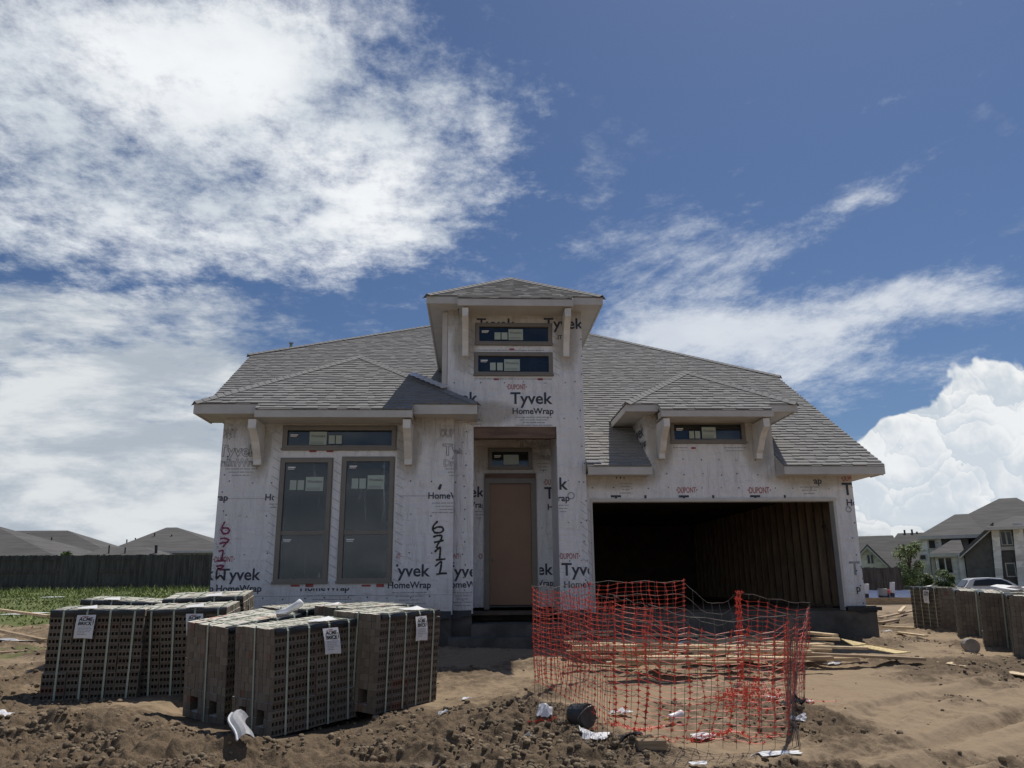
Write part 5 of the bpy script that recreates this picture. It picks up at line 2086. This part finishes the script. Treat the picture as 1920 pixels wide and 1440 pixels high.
# ------------------------------------------------------------------ back fences
def plank_fence(name, A, B, h, label, rails, zf, bays=9, seed=0):
    """picket fence from A to B; rails = set of bays whose rails face the viewer"""
    d = (B - A)
    L_ = d.length
    d.normalize()
    n = Vector((d.y, -d.x, 0))
    rnd = random.Random(seed)
    root = empty(name, (A.x, A.y, zf(A.x, A.y)), label, 'fence')
    per = L_ / bays
    for k in range(bays):
        mb = MB()
        s = k * per
        while s < (k + 1) * per - .001:
            w = min(.135, (k + 1) * per - s)
            p = A + d * s
            z = zf(p.x, p.y)
            hh = h + rnd.uniform(-.02, .02)
            off = n * (rnd.uniform(-.004, .004) + (.0 if k in rails else .05))
            q0, q1 = p + off, p + d * (w - .006) + off
            vs = [(q.x, q.y, zz_) for q in (q0, q1, q1 + n * .016, q0 + n * .016) for zz_ in (z - .1, z + hh)]
            mb.add(vs, ((0, 2, 3, 1), (4, 6, 7, 5), (2, 4, 5, 3), (6, 0, 1, 7), (1, 3, 5, 7)), 0, rnd.random())
            s += w
        mb.build('picket_panel', M['fence'], root)
        p, q = A + d * (k * per), A + d * ((k + 1) * per)
        if k in rails:
            for f in (.14, .50, .86):
                r = MB()
                z0, z1 = zf(p.x, p.y) + h * f, zf(q.x, q.y) + h * f
                a_, b_ = Vector((p.x, p.y, z0)) + n * .02, Vector((q.x, q.y, z1)) + n * .02
                vs = [a_, b_, b_ + n * .04, a_ + n * .04, a_ + Vector((0, 0, .09)), b_ + Vector((0, 0, .09)), b_ + n * .04 + Vector((0, 0, .09)), a_ + n * .04 + Vector((0, 0, .09))]
                r.add(vs, ((0, 3, 2, 1), (4, 5, 6, 7), (0, 1, 5, 4), (2, 3, 7, 6), (0, 4, 7, 3), (1, 2, 6, 5)))
                r.build('rail', M['fence'], root)
        po = MB()
        z = zf(p.x, p.y)
        po.box(p.x - .05, p.x + .05, p.y - .02, p.y + .08, z - .1, z + h * .97)
        po.build('post', M['fence'], root)
    return root


zf = lambda x, y: float(gz0(x, y))
A = atY(-420, 1100, 44)
B = atY(402, 1100, 44)
plank_fence('wooden_fence', A, B, 1.83, 'long weathered dark picket fence behind the grass on the left', {1, 3, 5, 6, 8}, zf, 11, 4)
A, B = atY(1590, 1100, 46), atY(1692, 1100, 46)
plank_fence('wooden_fence', A, B, 1.75, 'dark brown picket fence right of the garage before the gabled house', {1}, zf, 3, 5)


# ------------------------------------------------------------------ neighbouring houses
def far_house(label, Y, depth, e0, e1, ye, r0, r1, yr, wall=True, windows=(), pipes=(), base=1950, wm=None, group=None, hip_back=True):
    """hipped house: eave from image column e0 to e1 at row ye, ridge from r0 to r1 at row yr (front plane at distance Y)"""
    E0, E1 = atY(e0, ye, Y), atY(e1, ye, Y)
    yc = Y + depth / 2
    R0, R1 = atY(r0, yr, yc), atY(r1, yr, yc)
    z0 = zf((E0.x + E1.x) / 2, Y)
    root = empty('neighbour_house', ((E0.x + E1.x) / 2, Y, z0), label, 'house', group)
    ze = (E0.z + E1.z) / 2
    zr = (R0.z + R1.z) / 2
    mb = MB()
    a_, b_ = Vector((E0.x, Y, ze)), Vector((E1.x, Y, ze))
    c, d = Vector((E1.x, Y + depth, ze)), Vector((E0.x, Y + depth, ze))
    p, q = Vector((R0.x, yc, zr)), Vector((R1.x, yc, zr))
    t = Vector((0, 0, -.18))
    mb.add([a_, b_, c, d, p, q, a_ + t, b_ + t, c + t, d + t], ((0, 1, 5, 4), (1, 2, 5), (2, 3, 4, 5), (3, 0, 4), (9, 8, 7, 6)), 0, .5)
    mb.add([a_, b_, c, d, a_ + t, b_ + t, c + t, d + t], ((0, 4, 5, 1), (1, 5, 6, 2), (2, 6, 7, 3), (3, 7, 4, 0)), 1, .5)
    rf = mb.build('roof', [M['shingle_far'], M['trim']], root)
    if wall:
        w = MB()
        w.box(E0.x + .45, E1.x - .45, Y + .45, Y + depth - .45, z0 - .3, ze - .17)
        w.build('wall', wm or M['brick_far'], root)
    for (x0, x1, y0, y1) in windows:
        P0, P1 = atY(x0, y1, Y + .44), atY(x1, y0, Y + .44)
        f = MB()
        wallpanel(f, P0.x, P1.x, P0.z, P1.z, Y + .40, .06, [(P0.x + .07, P1.x - .07, P0.z + .07, P1.z - .07)])
        fo = f.build('window', M['trim'], root)
        g = MB()
        g.box(P0.x + .06, P1.x - .06, Y + .43, Y + .445, P0.z + .06, P1.z - .06)
        g.build('pane', M['dark_glass'], fo)
    for (x, y0, y1, r) in pipes:
        # a vent that rises from the street side of the roof
        yv = Y + depth * .3
        P0, P1 = atY(x, y0, yv), atY(x, y1, yv)
        v = MB()
        v.tube([P0 - Vector((0, 0, .6)), P1, P1 + Vector((0, 0, .02))], [r, r, r * 1.5], 8)
        v.build('vent_pipe', M['black_plastic'], rf)
    return root


M['brick_far'] = mat('far_brick', (.20, .17, .145), .9, .15, 5)
M['siding_far'] = mat('far_siding', (.40, .38, .34), .85, .08, 4)
GN = 'houses behind the left fence'
far_house('brown roof slope of the house cut by the left edge, behind the fence', 52, 10, -190, 102, 1042, -120, -14, 984, pipes=(), group=GN, wm=M['siding_far'])
far_house('second house from the left behind the fence, long flat ridge with two small vents', 60, 12, -70, 262, 1066, 16, 127, 995, pipes=((52, 1012, 1001, .05), (97, 1020, 1008, .05)), group=GN)
far_house('low roof with a thick dark vent pipe, between the two taller roofs behind the fence', 55, 8, 120, 336, 1056, 192, 272, 1026, pipes=((293, 1043, 1023, .10), (205, 1030, 1023, .05), (235, 1034, 1027, .05)), group=GN)
far_house('pale-walled house with a pointed hip roof behind the fence, next to the wrapped corner', 72, 14, 196, 436, 1033, 312, 332, 989, windows=((382, 396, 1040, 1058),), pipes=((238, 1018, 1012, .06), (254, 1016, 1009, .06), (290, 1010, 1000, .06), (322, 1012, 1003, .06), (357, 1026, 1018, .05)), group=GN, wm=M['siding_far'])


class Frame:
    """a house front turned towards the lot: u along the front, d into the depth, z up"""

    def __init__(s, px, Y, turn):
        s.O = atY(px, 1100, Y)
        g = math.radians(turn)
        s.n = Vector((math.sin(g), math.cos(g), 0))
        s.ex = Vector((math.cos(g), -math.sin(g), 0))

    def uz(s, x, y, d=0.0):
        r = ray(x, y)
        t = ((s.O - EYE).dot(s.n) + d) / r.dot(s.n)
        p = EYE + r * t
        return (p - s.O).dot(s.ex), p.z

    def build(s, mb, name, m, parent, fix=False):
        mb.v = [tuple(Vector((s.O.x, s.O.y, 0)) + s.ex * v[0] + s.n * v[1] + Vector((0, 0, v[2]))) for v in mb.v]
        return mb.build(name, m, parent, fix=fix)


def outline_part(fr, root, name, pts, d, th, m):
    """solid part whose street face has the given outline at depth d"""
    mb = MB()
    P = [fr.uz(x, y, d) for x, y in pts]
    mb.prism([(p[0], p[1]) for p in P], d, d + th)
    return fr.build(mb, name, m, root, fix=True)


def win_on(fr, root, x0, x1, y0, y1, d, m='trim', mull=1):
    (u0, za), (u1, zb) = fr.uz(x0, y1, d), fr.uz(x1, y0, d)
    f = MB()
    wallpanel(f, u0, u1, za, zb, d - .06, .06, [(u0 + .08, u1 - .08, za + .08, zb - .08)])
    if mull > 1:
        f.box((u0 + u1) / 2 - .05, (u0 + u1) / 2 + .05, d - .055, d, za + .08, zb - .08)
    fo = fr.build(f, 'window', M[m], root)
    g = MB()
    g.box(u0 + .07, u1 - .07, d - .03, d - .01, za + .07, zb - .07)
    fr.build(g, 'pane', M['dark_glass'], fo)


def hip(fr, root, e0, e1, ye, r0, r1, yr, d, dep, fb=.28):
    (u0, z0), (u1, z1) = fr.uz(e0, ye, d), fr.uz(e1, ye, d)
    (a0, b0), (a1, b1) = fr.uz(r0, yr, d + dep / 2), fr.uz(r1, yr, d + dep / 2)
    ze, zr = (z0 + z1) / 2, (b0 + b1) / 2
    r = MB()
    q = [(u0, d, ze), (u1, d, ze), (u1, d + dep, ze), (u0, d + dep, ze), (a0, d + dep / 2, zr), (a1, d + dep / 2, zr)]
    r.add(q, ((0, 1, 5, 4), (1, 2, 5), (2, 3, 4, 5), (3, 0, 4)))
    r.add(q[:4] + [(p[0], p[1], p[2] - fb) for p in q[:4]], ((0, 4, 5, 1), (1, 5, 6, 2), (2, 6, 7, 3), (3, 7, 4, 0), (4, 7, 6, 5)), 1)
    return fr.build(r, 'roof', [M['shingle_far'], M['trim']], root)


# gabled house right of the garage
fr = Frame(1660, 80, 27)
root = empty('neighbour_house', (fr.O.x, fr.O.y, zf(fr.O.x, fr.O.y)), 'grey-roofed house with a small pale stone gable, right behind the garage', 'house')
hip(fr, root, 1560, 1712, 1064, 1585, 1674, 1005, 1.5, 12)
hip(fr, root, 1640, 1775, 1058, 1683, 1745, 999, 4, 12)
outline_part(fr, root, 'wall', [(1560, 1062), (1775, 1058), (1775, 1112), (1560, 1112)], 2.4, 9, M['brick_far'])
outline_part(fr, root, 'gable_wall', [(1610, 1112), (1664, 1112), (1664, 1064), (1626, 1027), (1610, 1043)], 0, 4, M['stone'])
outline_part(fr, root, 'gable_roof', [(1607, 1047), (1626, 1024), (1669, 1067), (1669, 1062), (1626, 1020), (1607, 1042)], -.5, 7, M['shingle_far'])
outline_part(fr, root, 'gable_trim', [(1607, 1049), (1626, 1028), (1669, 1069), (1669, 1066), (1626, 1024), (1607, 1045)], -.6, .1, M['trim'])
win_on(fr, root, 1626, 1638, 1039, 1058, -.02, mull=2)
for (x, y0, y1, r) in ((1698, 1012, 994, .10), (1712, 1012, 993, .10), (1721, 1012, 997, .09)):
    (u, za), (_, zb) = fr.uz(x, y0, 10), fr.uz(x, y1, 10)
    v = MB()
    v.tube([(u, 10, za - .5), (u, 10, zb), (u, 10, zb + .02)], [r, r, r * 1.6], 8)
    fr.build(v, 'vent_pipe', M['black_plastic'], root)

# big two-storey house on the right
fr = Frame(1830, 60, 35)
root = empty('two_storey_house', (fr.O.x, fr.O.y, zf(fr.O.x, fr.O.y)), 'large two-storey house with steep grey roofs and pale stone piers at the right edge', 'house')
hip(fr, root, 1730, 2030, 1001, 1873, 1906, 934, 2.6, 14)
hip(fr, root, 1720, 1850, 1003, 1790, 1815, 964, 1.4, 10)
outline_part(fr, root, 'wall', [(1724, 1004), (1815, 1003), (1822, 1104), (1735, 1104)], 2.2, 8, M['siding_far'])
outline_part(fr, root, 'stone_wall', [(1723, 1005), (1737, 1005), (1751, 1104), (1735, 1104)], 1.8, 1.5, M['stone'])
outline_part(fr, root, 'stone_wall', [(1737.5, 1005), (1763, 1004), (1768, 1037), (1742, 1037)], 1.9, 1.5, M['stone'])
outline_part(fr, root, 'dormer_wall', [(1764, 1002), (1806, 999), (1770, 1034), (1768, 1034)], 2.0, 1.4, M['grey_brick'])
outline_part(fr, root, 'wall', [(1818, 1000), (2010, 992), (2030, 1104), (1825, 1104)], 3.0, 8, M['grey_brick'])
win_on(fr, root, 1741, 1754, 1011, 1030, 1.88)
win_on(fr, root, 1724, 1737, 1039, 1051, 1.78)
hip(fr, root, 1742, 1808, 1037, 1789, 1800, 1009, -1.4, 6)
outline_part(fr, root, 'stone_wall', [(1752, 1038), (1802, 1037), (1810, 1104), (1761, 1104)], -1.0, 2.8, M['stone'])
outline_part(fr, root, 'wall', [(1744, 1040), (1751.5, 1040), (1759.5, 1104), (1752, 1104)], -.8, 2.4, M['siding_far'])
win_on(fr, root, 1761, 1785, 1044, 1076, -1.02, mull=2)
outline_part(fr, root, 'pier', [(1796, 1040), (1807, 1040), (1815, 1104), (1804, 1104)], -1.6, .5, M['stone'])
outline_part(fr, root, 'gable_wall', [(1809, 1041), (1857, 993), (1869, 1104), (1817, 1104)], -2.0, 3.5, M['grey_brick'])
outline_part(fr, root, 'roof', [(1799, 1045), (1799, 1038), (1862, 979), (1862, 988)], -2.6, 6.5, M['shingle_far'])
outline_part(fr, root, 'roof_trim', [(1799, 1048), (1799, 1045), (1862, 988), (1862, 991)], -2.65, .2, M['trim'])
outline_part(fr, root, 'pier', [(1858, 990), (1873, 990), (1883, 1104), (1869, 1104)], -2.4, 1.2, M['stone'])
outline_part(fr, root, 'pier', [(1898, 981), (1917, 980), (1930, 1104), (1910, 1104)], -2.6, 1.2, M['stone'])
hip(fr, root, 1846, 2010, 986, 1900, 1990, 966, -3.2, 8, .2)
outline_part(fr, root, 'wall', [(1873, 986), (1900, 984), (1911, 1104), (1884, 1104)], -1.6, 1.0, M['grey_brick'])
outline_part(fr, root, 'spandrel', [(1876, 1025), (1903, 1024), (1904, 1031), (1877, 1032)], -1.8, .2, M['trim'])
win_on(fr, root, 1878, 1896, 995, 1023, -1.65, mull=2)
win_on(fr, root, 1888, 1903, 1055, 1082, -1.65)

# ------------------------------------------------------------------ trees and shrubs


def leafy(name, px, pyb, pyt, wpx, Y, label, cat, n, leaf, group=None, trunk=True, seed=0, m='leaf', lobes=None):
    rnd = random.Random(seed)
    base = atY(px, pyb, Y)
    top = atY(px, pyt, Y)
    h = top.z - base.z
    r = wpx / 2 * Y / F_PX
    z0 = zf(base.x, Y)
    root = empty(name, (base.x, Y, z0), label, cat, group)
    tb = MB()
    zb = min(z0, base.z)
    tips = []
    tb.tube([(base.x, Y, zb - .1), (base.x + .05, Y, zb + h * .3), (base.x - .03, Y, zb + h * .6), (base.x, Y, zb + h * .85)], [h * .022, h * .017, h * .011, h * .004], 7)
    L = []
    nl = lobes or 13
    for k in range(nl):
        g = rnd.uniform(0, 6.28)
        f = rnd.uniform(.18, .95)
        rr = r * (1 - .55 * max(0, f - .35)) * rnd.uniform(.35, .85)
        c = Vector((base.x + rr * math.cos(g), Y + rr * math.sin(g), base.z + h * f))
        L.append((c, r * rnd.uniform(.28, .50)))
        tb.tube([(base.x, Y, base.z + h * f * .55), tuple(c.lerp(Vector((base.x, Y, c.z)), .4)), tuple(c)], [h * .008, h * .006, h * .002], 5)
    tb.build('trunk', M['bark'], root)
    mb = MB()
    for i in range(n):
        c, q = rnd.choice(L)
        v = Vector((rnd.gauss(0, 1), rnd.gauss(0, 1), rnd.gauss(0, .8))).normalized() * q * rnd.random() ** .45
        p = c + v
        a_ = Vector((rnd.gauss(0, 1), rnd.gauss(0, 1), rnd.gauss(0, 1))).normalized()
        b_ = a_.orthogonal().normalized()
        s = leaf * rnd.uniform(.6, 1.3)
        mb.quad(p - a_ * s, p + b_ * s * .5, p + a_ * s, p - b_ * s * .5)
    mb.build('crown', M[m], root)
    return root


leafy('young_tree', 1712, 1106, 1020, 62, 54, 'young leafy tree before the gabled house at right', 'tree', 2300, .12, seed=3, lobes=24, m='leaf_light')
leafy('shrub', 1774, 1108, 1071, 40, 58, 'round green shrub under the stone entry bay at right', 'shrub', 1300, .12, seed=5)
leafy('shrub', 1737, 1108, 1074, 36, 56, 'green shrub between the young tree and the entry bay', 'shrub', 1000, .12, seed=6)
leafy('shrub', 1660, 1112, 1080, 16, 70, 'small shrub beside the brown fence at right', 'shrub', 400, .12, seed=8)
leafy('young_tree', 123, 1068, 1031, 24, 49, 'small bush top showing above the left fence', 'bush', 500, .11, seed=9)
for q, (px, lb) in enumerate(((1906, 'dark flowering shrub behind the car at the right edge'), (1842, 'low dry-leaved shrub under the grey gable, left of the car roof'))):
    leafy('shrub', px, 1098, 1066, 46, 61.0, lb, 'shrub', 900, .12, seed=20 + q)
leafy('weed', 231, 1112, 1101, 12, 42, 'tall pale weed in front of the left fence', 'weed', 160, .06, seed=12, m='grass')


# ------------------------------------------------------------------ car
def build_car():
    Yc = 52
    P = atY(1866, 1105, Yc)
    z0 = zf(P.x, Yc)
    # the road lies a little lower than the lot
    topz = atY(1866, 1082.5, Yc).z
    zc = topz - 1.68
    root = empty('parked_car', (0, 0, 0), 'white estate-bodied car parked beyond the right brick cubes', 'car')
    wL = 4.7
    prof = [(-2.33, .42), (-2.36, .80), (-2.30, 1.02), (-2.18, 1.10), (-1.80, 1.56), (-1.55, 1.64), (-.60, 1.68), (.15, 1.62), (.55, 1.45), (1.05, 1.10), (1.75, 1.00), (2.20, .88), (2.34, .70), (2.34, .35), (1.95, .24), (-2.0, .24)]
    half = lambda z: .93 if z < 1.05 else .93 - (z - 1.05) * .42
    mb = MB()
    n = len(prof)
    ring = []
    for sx in (-1, -.88, .88, 1):
        for (x, z) in prof:
            k = abs(sx)
            zz_ = z if k < .95 else (z - .03 if z > 1.5 else z)
            ring.append((x if k < .95 else x * .985, sx * half(z), zz_))
    fs = []
    for s in range(3):
        for i in range(n):
            j = (i + 1) % n
            fs.append((s * n + i, s * n + j, (s + 1) * n + j, (s + 1) * n + i))
    fs.append(tuple(range(n)))
    fs.append(tuple(range(4 * n - 1, 3 * n - 1, -1)))
    mb.add(ring, fs)
    mb.build('body', M['car_white'], root, fix=True)
    for sg in (-1, 1):
        g = MB()
        gl = [(-1.72, 1.14), (-1.50, 1.50), (-.62, 1.585), (.10, 1.54), (.42, 1.40), (.72, 1.16)]
        g.add([(x, sg * (half(z) + .006), z) for x, z in gl], (tuple(range(6)) if sg < 0 else tuple(range(5, -1, -1)),))
        g.build('side_window', M['dark_glass'], root)
        mr = MB()
        mr.box(.62, .80, sg * .96 - .05, sg * .96 + .08 * sg + .05, 1.10, 1.22)
        mr.build('wing_mirror', M['car_white'], root)
        tl = MB()
        tl.box(-2.335, -2.14, sg * .66 - .14, sg * .66 + .18, .92, 1.06)
        tl.build('tail_light', M['ink_red'], root)
        for x in (-1.42, 1.45):
            w = MB()
            w.tube([(x, sg * .72, .34), (x, sg * .76, .34), (x, sg * .93, .34), (x, sg * .95, .34)], [.30, .34, .34, .30], 20)
            wo = w.build('wheel', M['rubber'], root)
            r = MB()
            r.tube([(x, sg * .90, .34), (x, sg * .955, .34)], [.2, .21], 16)
            r.build('rim', M['steel'], wo)
    g = MB()
    g.add([(-2.19, -.74, 1.12), (-2.19, .74, 1.12), (-1.845, .62, 1.53), (-1.845, -.62, 1.53)], ((0, 1, 2, 3),))
    o = g.build('rear_window', M['dark_glass'], root)
    for v in o.data.vertices:
        v.co.x -= .03
    g = MB()
    g.add([(.22, -.64, 1.585), (.22, .64, 1.585), (1.0, .80, 1.14), (1.0, -.80, 1.14)], ((3, 2, 1, 0),))
    o = g.build('windscreen', M['dark_glass'], root)
    for v in o.data.vertices:
        v.co.z += .012
    root.location = (P.x + .1, Yc, zc)
    root.rotation_euler = (0, 0, math.radians(-14))


build_car()

# ------------------------------------------------------------------ building pad with blue sheeting and pipe stubs
C0 = atZ(1622, 1130, .52)
pad = empty('slab_form', (C0.x, C0.y, .45), 'board-edged slab form covered with crinkled blue sheeting, right of the garage', 'slab form')
mb = MB()
x0, x1 = C0.x - 1.0, C0.x + 6.0
y0, y1 = C0.y, C0.y + 9
mb.box(x0, x1, y0 - .05, y0, .3, .72)
mb.build('form_board', M['wood_old'], pad)
mb = MB()
mb.box(x0, x1, y1, y1 + .05, .3, .9)
mb.build('form_board', M['wood_old'], pad)
sh = MB()
nx, ny = 44, 26
G = [[Vector((x0 + (x1 - x0) * i / nx, y0 + .02 + (y1 - y0) * j / ny, .62 + .22 * j / ny + .16 * float(fbm(np.array([i * .45]), np.array([j * .5]), 3, 3)[0]))) for j in range(ny + 1)] for i in range(nx + 1)]
for i in range(nx):
    for j in range(ny):
        sh.quad(G[i][j], G[i + 1][j], G[i + 1][j + 1], G[i][j + 1])
sh.build('blue_sheet', M['tarp_blue'], pad)
for q, (px, py0, py1, r, m, lb) in enumerate(((1623, 1128, 1095, .10, 'paper', 'white wrapped pipe stub beside the garage corner'), (1655, 1128, 1104, .14, 'siding_far', 'short grey-green capped stub standing on the blue sheeting'), (1673, 1128, 1092, .075, 'paper', 'tall thin pale pipe stub on the blue sheeting'), (1665, 1120, 1106, .05, 'orange', 'small reddish pipe end between the grey stub and the tall pale one'))):
    yy = C0.y + .6
    a_, b_ = atY(px, py0, yy), atY(px, py1, yy)
    r_ = r * 1.4
    pr = empty('pipe_stub', (a_.x, yy, a_.z), lb, 'pipe', 'pipe stubs on the slab form')
    mb = MB()
    mid = a_.lerp(b_, .45)
    mb.tube([mid, b_, b_ + Vector((0, 0, .01))], [r_, r_, r_ * .8], 12)
    mb.build('sleeve', M[m], pr)
    mb = MB()
    mb.tube([a_ - Vector((0, 0, .2)), mid + Vector((0, 0, .02))], r_ * .92, 12)
    mb.build('foot', M['black_plastic'], pr)


# ------------------------------------------------------------------ grass
def build_grass():
    N = 60000
    xs = RNG.uniform(-34, 1, N)
    ys = 18 + 25.8 * RNG.random(N) ** .9
    k = np.clip((ys - 19.5 + (fbm(xs * .35, ys * .35, 4, 61) - .5) * 9) / 2.5, 0, 1)
    d = fbm(xs * .8, ys * .8, 3, 71)
    keep = (RNG.random(N) < k * np.clip(d * 2.2 - .45, .1, 1)) & (~((xs > -5.6) & (ys > 14)))
    xs, ys = xs[keep], ys[keep]
    zs = gz(xs, ys)
    tall = np.clip((ys - 38) / 4, 0, 1)
    h = RNG.uniform(.03, .10, len(xs)) * (1 + 3.0 * tall * RNG.random(len(xs)))
    # a few patches nearer, left of the cubes
    g = RNG.uniform(0, 6.28, len(xs))
    w = .02 + .02 * RNG.random(len(xs))
    lx, ly = RNG.normal(0, .5, len(xs)) * h, RNG.normal(0, .5, len(xs)) * h
    b0 = np.stack([xs - w * np.cos(g), ys - w * np.sin(g), zs], -1)
    b1 = np.stack([xs + w * np.cos(g), ys + w * np.sin(g), zs], -1)
    tp = np.stack([xs + lx, ys + ly, zs + h], -1)
    V = np.stack([b0, b1, tp], 1).reshape(-1, 3)
    nT = len(xs)
    me = bpy.data.meshes.new('grass')
    me.vertices.add(len(V))
    me.vertices.foreach_set('co', V.reshape(-1))
    me.loops.add(nT * 3)
    me.loops.foreach_set('vertex_index', np.arange(nT * 3))
    me.polygons.add(nT)
    me.polygons.foreach_set('loop_start', np.arange(0, nT * 3, 3))
    me.polygons.foreach_set('loop_total', np.full(nT, 3))
    me.update()
    me.materials.append(M['grass'])
    o = bpy.data.objects.new('grass', me)
    COL.objects.link(o)
    tag(o, 'short green grass between the dirt and the left fence', 'grass', kind='stuff')


build_grass()
